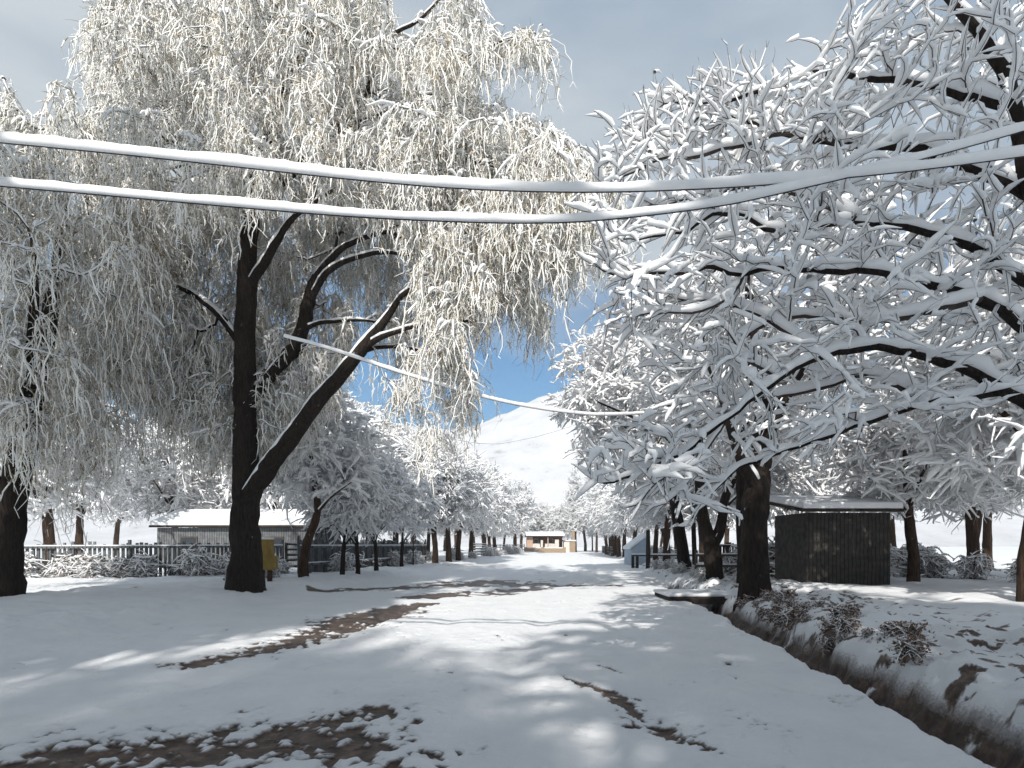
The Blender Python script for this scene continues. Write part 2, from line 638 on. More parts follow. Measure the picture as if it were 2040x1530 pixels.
def ground_fields(x, y):
    u = x - 0.13 * y
    base = 0.10 * (fbm(x * 0.25, y * 0.25, 3, 5) - 0.5)
    # verges and the irrigation ditch on the far side of the road edge
    edge = 0.30 * (fbm(y * 0.9, x * 0.9, 3, 8) - 0.5) + 0.22 * (fbm(y * 4.0, x * 4.0, 3, 9) - 0.5)
    ditch_y = sstep(0.5, 2.0, y) * (1 - sstep(24, 27, y))
    bank_r = sstep(3.6, 4.5, u) * 0.22 * (0.5 + fbm(x * 0.8, y * 0.8, 3, 3))
    bank_l = sstep(-8.2, -9.6, u) * 0.22 * (0.4 + fbm(x * 0.7, y * 0.7, 3, 4))
    h = base + bank_r + bank_l
    dd = np.abs(u - 3.32 - edge * 0.9)
    ditch = (1 - sstep(0.15, 0.50 + 0.18 * (u > 3.32), dd)) * ditch_y
    # snow cover: thin along the bare wheel tracks
    f = np.full(x.shape, -9.0)
    for b in BARE:
        f = np.maximum(f, seg_dist(x, y, b))
    far = sstep(9, 16, y)
    nz = fbm(x * 4.5, y * 4.5, 4, 21) * (1 - far) + fbm(x * 1.5, y * 1.2, 4, 22) * far - 0.5
    lump = (fbm(x * 13, y * 11, 3, 31) - 0.5) * (1 - far) * 1.35 + far * (fbm(x * 4, y * 3, 2, 32) - 0.5)
    grit = fbm(x * 34, y * 28, 2, 35) - 0.5
    bare = np.clip(f, -3, 0.8) * 0.85 - 0.10 + nz * 1.2 + lump * 1.25 + grit * 0.7 * (1 - far)
    bare = np.where(f < -0.9, -1, bare)
    specks = fbm(x * 3.1, y * 3.1, 3, 77) * 0.5 + fbm(x * 17, y * 17, 2, 78) * 0.5
    bare = np.maximum(bare, (specks - 0.70) * 4)
    near = (y < 40)
    bare = np.where(near, bare, -1)
    cover = 1 - sstep(-0.04, 0.42, bare)
    cover = cover * (1 - np.clip(ditch * 1.5, 0, 1) * sstep(-0.2, 0.0, nz + 0.10))
    depth = 0.042 * cover * (0.7 + 0.6 * fbm(x * 2.2, y * 2.2, 3, 41)) + 0.035 * (fbm(x * 1.1, y * 1.1, 2, 42) - 0.5)
    # clods and dead plants poking through beside the ditch and on the verges
    rough_r = sstep(3.4, 3.9, u) * (1 - sstep(6.5, 9, u)) * (y < 45)
    rough_l = sstep(-8.6, -9.4, u) * (y < 60)
    clod = fbm(x * 3.2, y * 3.2, 4, 55)
    h = h + (rough_r * 0.16 + rough_l * 0.10) * np.clip(clod - 0.45, 0, 1) * 2
    cover = np.minimum(cover, 1 - rough_r * sstep(0.55, 0.66, fbm(x * 9.1, y * 7.1, 3, 58) * 0.65 + fbm(x * 2.1, y * 2.1, 2, 59) * 0.35) * 0.9)
    for c_, w_ in ((-4.3, 0.20), (-2.75, 0.22), (-0.95, 0.24), (0.65, 0.22)):
        rut = np.exp(-((u - c_ - 0.35 * (fbm(y * 0.16, y * 0 + c_, 2, 12) - 0.5)) / w_) ** 2) * (y < 90)
        h = h - 0.05 * rut * fbm(x * 0.5, y * 0.35, 2, 13) * 1.6
    h = h - ditch * 0.55 + depth
    h = h + (0.024 * (fbm(x * 4, y * 4, 4, 61) - 0.5) + 0.020 * (fbm(x * 11, y * 11, 3, 62) - 0.5) * (y < 25) + 0.02 * sstep(0.62, 0.72, fbm(x * 7, y * 7, 2, 63)) * fbm(x * 0.7, y * 0.7, 2, 64) * (y < 30)) * np.clip(cover, 0, 1)
    return h, cover


def gh(x, y):
    a, _ = ground_fields(np.array([float(x)]), np.array([float(y)]))
    return float(a[0])


def lines_growing(start, stop, first, k):
    out, v = [start], start
    while v < stop:
        v += max(first, k * abs(v - start) + first)
        out.append(v)
    return out


def build_ground():
    us = np.concatenate([np.arange(-9.6, 5.6, 0.032)])
    r = np.array(lines_growing(us[-1], 900, 0.05, 0.05))[1:]
    l = -np.array(lines_growing(-us[0], 900, 0.05, 0.05))[1:][::-1]
    us = np.concatenate([l, us, r])
    ys = [-60.0]
    while ys[-1] < 940:
        y = ys[-1]
        ys.append(y + (0.0048 * y if 3.2 < y < 32 else (max(0.05, 0.25 * (3.2 - y)) if y <= 3.2 else 0.02 * y)))
    ys = np.array(ys)
    Ug, Yg = np.meshgrid(us, ys)
    Xg = Ug + 0.13 * np.clip(Yg, -60, 200)
    h, cover = ground_fields(Xg, Yg)
    # the valley floor rises a little towards the hills
    h = h + np.clip(Yg - 150, 0, 900) ** 1.3 * 0.002
    ny, nx = Xg.shape
    V = np.stack([Xg, Yg, h], -1).reshape(-1, 3)
    i = np.arange((ny - 1) * nx).reshape(ny - 1, nx)[:, :-1].ravel()
    q = np.stack([i, i + 1, i + nx + 1, i + nx], -1)
    mb = MB()
    mb.add(V, q)
    m, nt, b = new_mat('snowy_ground')
    at_ = nt.nodes.new('ShaderNodeAttribute')
    at_.attribute_name = 'cover'
    fine = noise(nt, 30.0, 5, 0.6)
    ma = nt.nodes.new('ShaderNodeMath'); ma.operation = 'MULTIPLY_ADD'
    nt.links.new(fine.outputs['Fac'], ma.inputs[0]); ma.inputs[1].default_value = 0.5; ma.inputs[2].default_value = -0.25
    ad = nt.nodes.new('ShaderNodeMath'); ad.operation = 'ADD'
    nt.links.new(at_.outputs['Fac'], ad.inputs[0]); nt.links.new(ma.outputs[0], ad.inputs[1])
    rs = ramp(nt, ad.outputs[0], [(0.22, (0, 0, 0)), (0.40, (0.28, 0.28, 0.28)), (0.52, (0.5, 0.5, 0.5)), (0.70, (1, 1, 1))])
    dn = noise(nt, 6.0, 8, 0.7)
    dirt = ramp(nt, dn.outputs['Fac'], [(0.30, (0.028, 0.021, 0.017)), (0.50, (0.098, 0.070, 0.054)), (0.72, (0.25, 0.18, 0.145))])
    sn = noise(nt, 1.2, 5)
    snow = ramp(nt, sn.outputs['Fac'], [(0.3, (0.80, 0.82, 0.85)), (0.7, (0.88, 0.885, 0.90))])
    mx = nt.nodes.new('ShaderNodeMix'); mx.data_type = 'RGBA'
    nt.links.new(rs.outputs['Color'], mx.inputs['Factor'])
    nt.links.new(dirt.outputs['Color'], mx.inputs['A']); nt.links.new(snow.outputs['Color'], mx.inputs['B'])
    nt.links.new(mx.outputs['Result'], b.inputs['Base Color'])
    rr = ramp(nt, rs.outputs['Color'], [(0.0, (0.42, 0.42, 0.42)), (1.0, (0.62, 0.62, 0.62))])
    nt.links.new(rr.outputs['Color'], b.inputs['Roughness'])
    b.inputs['Specular IOR Level'].default_value = 0.3
    bn = noise(nt, 38.0, 8, 0.75)
    bump(nt, b, bn.outputs['Fac'], 0.9, 0.03)
    o = mb.build('ground', m, None, True)
    a = o.data.attributes.new('cover', 'FLOAT', 'POINT')
    a.data.foreach_set('value', cover.astype(np.float32).ravel())
    tag(o, 'snow covered dirt road with bare muddy wheel tracks and a ditch along its edge', kind='structure')
    return o


build_ground()


# ------------------------------------------------------------------ mountain
def build_mountain():
    xs = np.linspace(-520, 800, 300)
    ys = np.linspace(190, 620, 130)
    X, Y = np.meshgrid(xs, ys)
    ridge_px = np.array([-800, 200, 560, 700, 800, 900, 960, 1050, 1110, 1200, 1320, 1500, 2000, 2800])
    ridge_py = np.array([930, 880, 850, 828, 836, 846, 838, 800, 776, 758, 770, 800, 860, 900])
    px = CX + X / 430 * F
    top = (HY - np.interp(px, ridge_px, ridge_py)) / F * 430
    prof = sstep(190, 430, Y) ** 1.15
    back = 1 - sstep(430, 620, Y) * 0.5
    rg = np.abs(fbm(X * 0.012 + Y * 0.004, Y * 0.008, 5, 91) - 0.5) * 2
    crag = 0.05 * (fbm(X * 0.06, Y * 0.06, 4, 92) - 0.5)
    Z = top * prof * back * (1.0 - 0.18 * rg * (1 - prof * 0.75)) + top * crag * prof
    ny, nx = X.shape
    V = np.stack([X, Y, Z - 2.5], -1).reshape(-1, 3)
    i = np.arange((ny - 1) * nx).reshape(ny - 1, nx)[:, :-1].ravel()
    mb = MB()
    mb.add(V, np.stack([i, i + 1, i + nx + 1, i + nx], -1))
    m, nt, b = new_mat('snowy_mountain')
    n = noise(nt, 0.06, 8, 0.72)
    r = ramp(nt, n.outputs['Fac'], [(0.30, (0.36, 0.355, 0.35)), (0.40, (0.57, 0.58, 0.61)), (0.55, (0.64, 0.655, 0.69)), (0.7, (0.70, 0.71, 0.74))])
    nt.links.new(r.outputs['Color'], b.inputs['Base Color'])
    b.inputs['Roughness'].default_value = 0.8
    o = mb.build('mountain', m, None, True)
    tag(o, 'snow covered mountain slope rising behind the end of the road', kind='structure')


build_mountain()


# ------------------------------------------------------------------ the great willow
def hang(mb, src, out, L, r0, k=8, snow_share=0.80):
    """strands that leave along 'out' and fall; pieces of them carry snow (slot 1), the rest shows leaf and bark (slot 0)"""
    n = len(src)
    s = np.linspace(0, 1, k)[None, :, None]
    reach = RNG.uniform(0.10, 0.45, (n, 1, 1))
    P = src[:, None, :] + out[:, None, :] * (1 - np.exp(-3 * s)) * reach * L[:, None, None]
    fall = (s ** 1.25) * L[:, None, None]
    P[:, :, 2:3] -= fall
    sway = np.cumsum(RNG.normal(0, 0.055, (n, k, 3)), 1) * L[:, None, None] * 0.8
    sway[:, :, 2] *= 0.3
    P = P + sway
    snow = (RNG.random((n, k)) < snow_share)
    R = r0[:, None] * np.where(snow, RNG.uniform(0.9, 2.0, (n, k)), RNG.uniform(0.35, 0.6, (n, k)))
    R[:, -1] *= 0.4
    p, r, c = flat(P, R)
    tube(mb, p, r, c, 3, snow.reshape(-1).astype(int))
    return P, R


def stubs(mb, P, n_each, Lr, r):
    """little drooping side shoots and leaves with snow"""
    n, k, _ = P.shape
    ii = np.repeat(np.arange(n), n_each)
    j = RNG.integers(1, k, len(ii))
    s = P[ii, j]
    d = unit(RNG.normal(0, 1, (len(ii), 3)) * [0.9, 0.9, 0.5] + np.array([0, 0, -0.55]))
    L = RNG.uniform(*Lr, len(ii))
    TP, TR = twigs(s, d, L, 3, 0.25, 0.15, r, 0.5)
    p, rr, c = flat(TP, TR)
    m = (RNG.random(len(ii)) < 0.62).astype(int).repeat(3)
    rr = rr * np.where(m == 1, 1.5, 0.7)
    tube(mb, p, rr, c, 3, m)


def make_willow(name, base, limbs, targets, label, strands=9, Lr=(0.6, 1.7), r=0.014, bark='bark', stub=4, mid=0.35, group=None):
    g = grow(limbs, targets, 0.33, 0.22, 0.0085, 0.47, 0.06, 0.4)
    root = empty(name, base)
    tag(root, label, 'willow tree', group)
    base = np.array(base)
    tr, cr, sn = MB(), MB(), MB()
    tl, trd, bl, brd = [], [], [], []
    for l, rr in zip(g['lines'], g['rads']):
        (tl if rr[0] >= 0.04 else bl).append(l - base)
        (trd if rr[0] >= 0.04 else brd).append(rr)
    P, R, c = flat_list(tl, trd)
    tube(tr, P, R, c, 10, 0, 0.06)
    snow_on(sn, P, R, c, np.minimum(0.06, 0.025 + R * 0.4), 5, 0, 0.45, 0.35)
    P, R, c = flat_list(bl, brd)
    tube(cr, P, R, c, 4, 2)
    snow_on(sn, P, R, c, 0.035 + R * 0.8, 5)
    # hanging strands from the tips and along the thin branches
    tip = np.nonzero(g['tips'])[0]
    thin = np.nonzero((g['r'] < 0.022) & ~g['tips'])[0]
    idx = np.concatenate([np.repeat(tip, strands), RNG.choice(thin, int(len(thin) * strands * mid))])
    src = g['P'][idx] - base + RNG.normal(0, 0.07, (len(idx), 3))
    q = unit(RNG.normal(0, 1, (len(idx), 3)) * [1, 1, 0.4])
    out = unit(g['T'][idx] * 0.8 + q * 0.7)
    L = RNG.uniform(*Lr, len(idx)) * RNG.choice([0.55, 0.8, 1.0, 1.25], len(idx))
    HP, HR = hang(cr, src, out, L, r * RNG.uniform(0.6, 1.35, len(idx)))
    stubs(cr, HP, stub, (0.08, 0.28), r * 0.8)
    # tufts of snow lying on the arching tops
    n = len(tip) * 5
    ti = RNG.choice(np.concatenate([tip, thin]), n)
    TP, TR = twigs(g['P'][ti] - base, spread(g['T'][ti], 0.8, 0.6, 0.15), RNG.uniform(0.2, 0.5, n), 5, 0.7, 0.2, 0.01)
    p, rr, c = flat(TP, TR)
    snow_on(sn, p, rr, c, 0.065, 5)
    tr.build('trunk', M[bark], root, True)
    cr.build('crown', [M['willow_leaf'], M['willow_snow'], M['twig']], root, True)
    sn.build('snow_cover', M['branch_snow'], root, True)
    return root


W = 16.7
willow_limbs = [
    limb([(488, 1206, W), (490, 1120, W), (492, 1000, W), (491, 850, W), (489, 700, 16.5), (493, 560, 16.2), (503, 420, 16.0), (520, 320, 15.8), (560, 200, 15.6), (620, 80, 15.5), (660, -30, 15.5)],
         [0.66, 0.43, 0.40, 0.32, 0.29, 0.26, 0.20, 0.16, 0.12, 0.08, 0.05]),
    limb([(494, 1000, W), (540, 930, 16.5), (590, 866, 16.3), (640, 802, 16.1), (688, 745, 15.9), (728, 690, 15.7), (765, 640, 15.5), (800, 588, 15.3)],
         [0.30, 0.27, 0.235, 0.215, 0.20, 0.17, 0.11, 0.07]),
    limb([(492, 800, W), (535, 750, 16.9), (590, 692, 17.1), (608, 630, 17.2), (622, 565, 17.2), (660, 512, 17.1), (720, 475, 17), (780, 462, 16.9), (825, 488, 16.8)],
         [0.22, 0.20, 0.21, 0.20, 0.15, 0.10, 0.075, 0.06, 0.04]),
    limb([(615, 600, 17.2), (650, 545, 17.0), (700, 515, 16.8), (760, 503, 16.6), (830, 508, 16.4)], [0.11, 0.09, 0.075, 0.06, 0.04]),
    limb([(600, 660, 17.2), (640, 645, 17.1), (700, 638, 16.9), (780, 640, 16.7)], [0.08, 0.065, 0.05, 0.03]),
    limb([(715, 705, 15.8), (750, 680, 15.5), (800, 660, 15.2), (880, 640, 14.8), (950, 640, 14.5)], [0.10, 0.085, 0.065, 0.05, 0.03]),
    limb([(725, 698, 15.8), (765, 690, 16), (820, 695, 16.3), (880, 710, 16.6)], [0.075, 0.06, 0.045, 0.03]),
    limb([(495, 575, 16.2), (525, 530, 15.8), (545, 490, 15.5), (590, 430, 15.2), (660, 380, 15.0)], [0.13, 0.12, 0.10, 0.07, 0.04]),
    limb([(503, 420, 16.0), (580, 350, 15.7), (680, 270, 15.4), (780, 230, 15.2), (860, 200, 15.0), (920, 130, 15.0), (960, 50, 15.0)], [0.15, 0.13, 0.105, 0.085, 0.07, 0.05, 0.03]),
    limb([(780, 230, 15.2), (850, 240, 14.9), (900, 300, 14.6), (980, 330, 14.4), (1060, 330, 14.4), (1140, 345, 14.6)], [0.08, 0.07, 0.06, 0.055, 0.045, 0.03]),
    limb([(680, 270, 15.4), (735, 170, 15.6), (760, 90, 15.8), (850, 30, 16.0), (900, -40, 16.0)], [0.085, 0.07, 0.055, 0.04, 0.03]),
    limb([(900, 160, 15.0), (960, 110, 14.7), (1020, 78, 14.6), (1075, 82, 14.6)], [0.05, 0.04, 0.03, 0.02]),
    limb([(800, 588, 15.3), (860, 545, 15.0), (940, 520, 14.8), (1040, 510, 14.8), (1130, 530, 15.0)], [0.075, 0.065, 0.055, 0.045, 0.03]),
    limb([(825, 488, 16.8), (900, 440, 16.6), (1000, 410, 16.5), (1090, 410, 16.6), (1170, 440, 17)], [0.05, 0.045, 0.04, 0.035, 0.02]),
    limb([(503, 430, 16.0), (430, 350, 16.4), (340, 280, 17), (250, 260, 17.5)], [0.15, 0.12, 0.08, 0.05]),
    limb([(491, 700, 16.5), (430, 620, 16.8), (360, 570, 17.2), (280, 560, 17.6)], [0.15, 0.11, 0.08, 0.04]),
]
crown_poly = [(180, -220), (700, -220), (748, -90), (762, 20), (800, 62), (850, 58), (882, 10), (905, -120), (935, -70), (945, 10), (970, 60), (965, 110), (945, 190), (985, 240), (1060, 265), (1130, 298), (1180, 296), (1222, 350), (1232, 430),
              (1205, 470), (1150, 505), (1085, 525), (1050, 555), (985, 585), (945, 635),
              (915, 700), (860, 740), (800, 720), (740, 640), (640, 700),
              (560, 760), (400, 830), (250, 760), (180, 500)]
crown = poly_targets(crown_poly, 1700, lambda a, b: float(np.clip(RNG.normal(18.6, 0.9), 17.4, 21)) if (a < 840 and b > 400) else float(np.clip(RNG.normal(16.2 - 1.0 * (a > 850), 1.9), 12.8, 20.5)))
right_part = poly_targets([(760, 200), (980, 190), (1180, 300), (1232, 430), (1190, 460), (1080, 520), (980, 570), (900, 640), (850, 600), (800, 400)], 460,
                          lambda a, b: float(np.clip(RNG.normal(15.6, 1.3), 12.8, 19)))
clump = poly_targets([(975, 60), (1070, 62), (1096, 100), (1070, 90), (1000, 84)], 16, lambda a, b: float(RNG.normal(14.6, 0.25)))
low = poly_targets([(330, 640), (560, 640), (640, 690), (690, 640), (700, 700), (650, 790), (620, 850), (560, 900), (400, 900), (300, 800)], 230,
                   lambda a, b: float(np.clip(RNG.normal(18.0, 1.2), 16.9, 20.5)))
veil = poly_targets([(770, 690), (950, 690), (945, 800), (890, 880), (800, 850), (765, 760)], 34, lambda a, b: float(RNG.normal(16.0, 0.8)))
veil2 = poly_targets([(1040, 560), (1098, 560), (1090, 625), (1055, 640)], 14, lambda a, b: float(RNG.normal(15.6, 0.6)))
crown = np.vstack([crown, right_part, clump, low, veil, veil2])
base = at(488, 1206, W)
base[2] = 0.0
make_willow('willow_tree', base, willow_limbs, crown, 'huge weeping willow with a black leaning limb arching over the road, hung with snow', 12, (0.4, 1.3), 0.0098, stub=5)


# ------------------------------------------------------------------ roadside trees on the ditch side
def ditch_tree(name, px, py, trunk_px, radii, Y, crown_c, crown_r, n, label, group=None, **kw):
    limbs = []
    for line, rr in zip(trunk_px, radii):
        limbs.append(smooth_line([at(a, b, Y + dy) for a, b, dy in line], rr, 0.3))
    g = grow(limbs, ellipsoid(crown_c, crown_r, n, 0.3, 2.6), 0.28, 0.10, 0.008, 0.46, 0.07)
    b = at(px, py, Y)
    b[2] = gh(b[0], b[1]) - 0.1
    return make_tree(name, b, g, label, 'tree', group, **kw)


def foot(px, Y):
    """photo row of the ground under column px at distance Y"""
    return HY + EYE * F / Y


# near tree whose branches reach in from the side: trunk beyond the edge of the photograph
R0Y = 7.3
near_limbs = [
    limb([(2190, foot(0, R0Y) + 20, R0Y), (2180, 1180, R0Y), (2165, 1040, R0Y), (2150, 900, R0Y), (2120, 700, R0Y), (2080, 480, R0Y), (2040, 300, R0Y), (1990, 130, R0Y), (1900, 0, 7.4), (1820, -90, 7.4)],
         [0.34, 0.27, 0.25, 0.22, 0.175, 0.14, 0.11, 0.08, 0.05, 0.012], 0.2),
    limb([(2150, 900, R0Y), (2010, 780, 7.3), (1800, 700, 7.2), (1640, 710, 7.1), (1545, 752, 7.0), (1450, 832, 6.9), (1345, 908, 6.8), (1262, 950, 6.7), (1205, 962, 6.7), (1176, 946, 6.7)],
         [0.14, 0.10, 0.07, 0.05, 0.042, 0.032, 0.025, 0.02, 0.013, 0.006], 0.14),
    limb([(2120, 700, R0Y), (1950, 590, 7.2), (1750, 545, 7.1), (1550, 537, 7.0), (1480, 546, 7.0), (1420, 534, 7.0), (1370, 549, 7.0), (1290, 551, 7.0), (1228, 546, 7.0), (1185, 528, 7.0)],
         [0.11, 0.08, 0.055, 0.042, 0.036, 0.03, 0.024, 0.019, 0.013, 0.006], 0.14),
    limb([(2100, 580, R0Y), (1900, 470, 7.4), (1700, 440, 7.5), (1550, 455, 7.5), (1480, 432, 7.5), (1420, 430, 7.4), (1375, 462, 7.3), (1310, 480, 7.3), (1240, 476, 7.3)],
         [0.09, 0.065, 0.05, 0.04, 0.032, 0.026, 0.02, 0.014, 0.006], 0.14),
    limb([(2060, 400, R0Y), (1850, 310, 7.7), (1680, 290, 8.0), (1548, 262, 8.2), (1480, 242, 8.2), (1410, 222, 8.2), (1340, 196, 8.2), (1305, 186, 8.2)],
         [0.09, 0.07, 0.055, 0.042, 0.034, 0.026, 0.015, 0.006], 0.14),
    limb([(1680, 290, 8.0), (1550, 272, 8.1), (1460, 298, 8.0), (1390, 318, 7.9), (1310, 322, 7.9), (1240, 352, 7.8), (1180, 372, 7.8)],
         [0.05, 0.042, 0.034, 0.026, 0.02, 0.013, 0.006], 0.14),
    limb([(1950, 590, 7.2), (1750, 630, 7.3), (1600, 625, 7.4), (1520, 640, 7.4), (1450, 690, 7.4), (1390, 740, 7.4)], [0.06, 0.045, 0.036, 0.028, 0.018, 0.006], 0.14),
    limb([(2010, 220, R0Y), (1850, 180, 7.7), (1700, 165, 8.0), (1600, 160, 8.2), (1540, 180, 8.2), (1450, 205, 8.2), (1370, 205, 8.1)], [0.075, 0.06, 0.05, 0.04, 0.033, 0.022, 0.006], 0.14),
    limb([(2010, 780, 7.3), (1850, 800, 7.3), (1700, 850, 7.2), (1545, 905, 7.2), (1480, 935, 7.2), (1400, 1000, 7.2)], [0.07, 0.055, 0.042, 0.03, 0.018, 0.006], 0.14),
    limb([(1700, 440, 7.5), (1600, 390, 7.8), (1500, 370, 8.0), (1420, 385, 8.0), (1340, 400, 8.0), (1270, 410, 8.0)], [0.045, 0.036, 0.028, 0.02, 0.014, 0.006], 0.14),
    limb([(1480, 546, 7.0), (1440, 600, 7.0), (1380, 625, 7.0), (1300, 630, 7.0), (1240, 632, 7.0)], [0.026, 0.02, 0.016, 0.012, 0.006], 0.14),
    limb([(1545, 752, 7.0), (1490, 715, 7.0), (1450, 660, 7.0)], [0.026, 0.018, 0.008], 0.14),
    limb([(1345, 908, 6.8), (1330, 870, 6.8), (1270, 852, 6.8), (1250, 850, 6.8)], [0.014, 0.012, 0.01, 0.006], 0.1),
    limb([(1345, 908, 6.8), (1325, 955, 6.8), (1280, 1000, 6.8), (1255, 1010, 6.8)], [0.016, 0.013, 0.01, 0.006], 0.1),
    limb([(1450, 832, 6.9), (1400, 900, 6.9), (1370, 960, 6.9), (1330, 1000, 6.9)], [0.018, 0.014, 0.01, 0.006], 0.1),
    limb([(1640, 710, 7.1), (1540, 640, 7.3), (1470, 610, 7.4), (1400, 600, 7.5), (1330, 590, 7.5)], [0.035, 0.026, 0.02, 0.014, 0.006], 0.14),
    limb([(1850, 800, 7.3), (1720, 760, 7.5), (1600, 790, 7.6), (1500, 800, 7.6), (1430, 780, 7.6)], [0.05, 0.036, 0.026, 0.018, 0.006], 0.14),
]
tg = []
for pts, rr in near_limbs[1:]:
    sel = pts[rr < 0.06]
    if len(sel):
        k = RNG.integers(0, len(sel), int(len(sel) * 1.6))
        d = np.stack([-RNG.gamma(2.4, 0.29, len(k)), RNG.normal(-0.1, 0.38, len(k)), RNG.normal(-0.05, 0.17, len(k))], 1)
        tg.append(sel[k] + d)
tg.append(poly_targets([(1700, -40), (2100, -100), (2160, 700), (1900, 860), (1650, 660), (1600, 300)], 380, lambda a, b: float(RNG.normal(7.6, 0.7))))
tg.append(poly_targets([(1330, 175), (1540, 150), (1700, 120), (1640, 420), (1440, 360), (1240, 340), (1190, 290)], 150, lambda a, b: float(RNG.normal(8.2, 0.4))))
tg = np.vstack(tg)
pxs = CX + tg[:, 0] / tg[:, 1] * F
pys = HY - (tg[:, 2] - EYE) / tg[:, 1] * F
lim = np.interp(pys, [100, 180, 290, 350, 470, 540, 640, 760, 850, 960, 1020], [1400, 1300, 1180, 1160, 1200, 1170, 1230, 1330, 1230, 1165, 1250])
near_limbs = [(p, r * np.where(r > 0.03, 0.78, 1.0)) if i else (p, r) for i, (p, r) in enumerate(near_limbs)]
tg = tg[(pxs > lim) & (pys > np.interp(pxs, [1100, 1300, 1540, 2000], [280, 160, 130, -200]))]
g0 = grow(near_limbs, tg, 0.14, 0.08, 0.0048, 0.45, 0.07, 1.3)
b0 = at(2190, foot(0, R0Y) + 20, R0Y)
b0[2] = gh(b0[0], b0[1]) - 0.1
make_tree('roadside_tree', b0, g0, 'nearest tree, stretching long boughs with thick pillows of snow in from the side', 'tree', None, 'bark', 0.05,
          twig_n=1, twig_p=0.85, twig_len=(0.12, 0.42), droop=0.06, up=0.04, snow_h=0.066, big_snow=0.17, twig_r=0.0052, sides=5, second=1, second_len=(0.08, 0.26), rmax=0.016, snow_sides=7,
          wk=0.52, rough=0.18, tip=0.12, wq=0.42, bough=1.9)

RG = 'snowy trees lining the ditch'
ditch_tree('roadside_tree', 1508, 1212, [
    [(1510, 1222, 0), (1504, 1170, 0), (1502, 1080, 0), (1508, 980, 0), (1516, 900, 0.3), (1520, 780, 0.6), (1500, 640, 0.8), (1480, 500, 1)],
    [(1516, 900, 0.3), (1560, 800, 0), (1640, 660, 0), (1700, 560, 0.3)],
    [(1508, 980, 0), (1470, 900, -0.6), (1440, 800, -1.2), (1400, 700, -1.5)],
], [[0.62, 0.39, 0.34, 0.33, 0.26, 0.18, 0.12, 0.07], [0.2, 0.15, 0.1, 0.05], [0.17, 0.12, 0.08, 0.04]], 14.9,
    (7.2, 15.5, 7.4), (4.6, 4.2, 3.9), 430, 'thickest black trunk beside the ditch, with a snow-topped knot on its side', RG,
    twig_n=2, twig_len=(0.25, 0.7), snow_h=0.095, big_snow=0.12, second=1)
ditch_tree('roadside_tree', 1480, 1184, [
    [(1482, 1192, 0), (1482, 1120, 0), (1478, 1020, 0), (1478, 900, 0), (1490, 780, 0), (1500, 660, 0)],
], [[0.24, 0.20, 0.18, 0.15, 0.1, 0.05]], 18.4, (7.5, 18.6, 7.5), (2.6, 2.6, 3.2), 170, 'straight dark trunk half hidden behind the thickest trunk', RG,
    twig_n=2, twig_len=(0.25, 0.7), snow_h=0.05)
ditch_tree('roadside_tree', 1427, 1174, [
    [(1430, 1180, 0), (1424, 1150, 0), (1420, 1105, 0), (1416, 1082, 0), (1400, 1030, 0), (1394, 970, 0), (1388, 900, 0), (1370, 800, -0.5), (1330, 720, -1)],
    [(1418, 1090, 0), (1436, 1050, 0), (1443, 1000, 0), (1462, 950, 0), (1480, 900, 0), (1490, 800, 0)],
    [(1445, 1010, 0), (1470, 985, 0), (1500, 955, 0.3)],
    [(1388, 900, 0), (1330, 860, -0.6), (1260, 830, -1.2), (1190, 800, -1.5)],
], [[0.40, 0.33, 0.31, 0.28, 0.22, 0.18, 0.14, 0.09, 0.05], [0.22, 0.19, 0.16, 0.13, 0.1, 0.05], [0.08, 0.06, 0.03], [0.10, 0.08, 0.06, 0.03]], 21.0,
    (7.8, 21.0, 7.4), (3.5, 3.6, 3.5), 430, 'tree with a dark forked trunk near the plank bridge over the ditch', RG,
    twig_n=3, twig_len=(0.25, 0.8), snow_h=0.115, wk=0.62, twig='frosted_twig', twig_r=0.0055, leaves=0.22, second=1)
ditch_tree('roadside_tree', 1366, 1150, [
    [(1368, 1156, 0), (1362, 1110, 0), (1352, 1050, 0), (1344, 1000, 0), (1330, 930, 0), (1305, 850, 1), (1285, 760, 1.8)],
    [(1340, 980, 0), (1370, 900, 0.5), (1400, 800, 1)],
    [(1330, 930, 0), (1265, 870, 0.8), (1200, 800, 1.5)],
], [[0.36, 0.31, 0.29, 0.25, 0.17, 0.10, 0.05], [0.15, 0.1, 0.05], [0.10, 0.07, 0.03]], 28.3,
    (6.9, 30.2, 9.2), (4.7, 4.5, 5.3), 800, 'tree with a stout trunk leaning towards the road behind the handrail', RG,
    twig_n=3, twig_len=(0.3, 0.9), snow_h=0.125, wk=0.65, twig='frosted_twig', twig_r=0.006, leaves=0.15, second=1)
ditch_tree('roadside_tree', 1384, 1142, [
    [(1385, 1146, 0), (1383, 1090, 0), (1381, 1020, 0), (1379, 950, 0), (1385, 850, 0)],
], [[0.17, 0.14, 0.12, 0.09, 0.04]], 33.0, (10.5, 33.2, 7.0), (2.8, 2.8, 3.0), 130, 'thin straight trunk standing between the leaning trunk and the forked one', RG,
    twig_n=2, twig_len=(0.3, 0.8), snow_h=0.05)


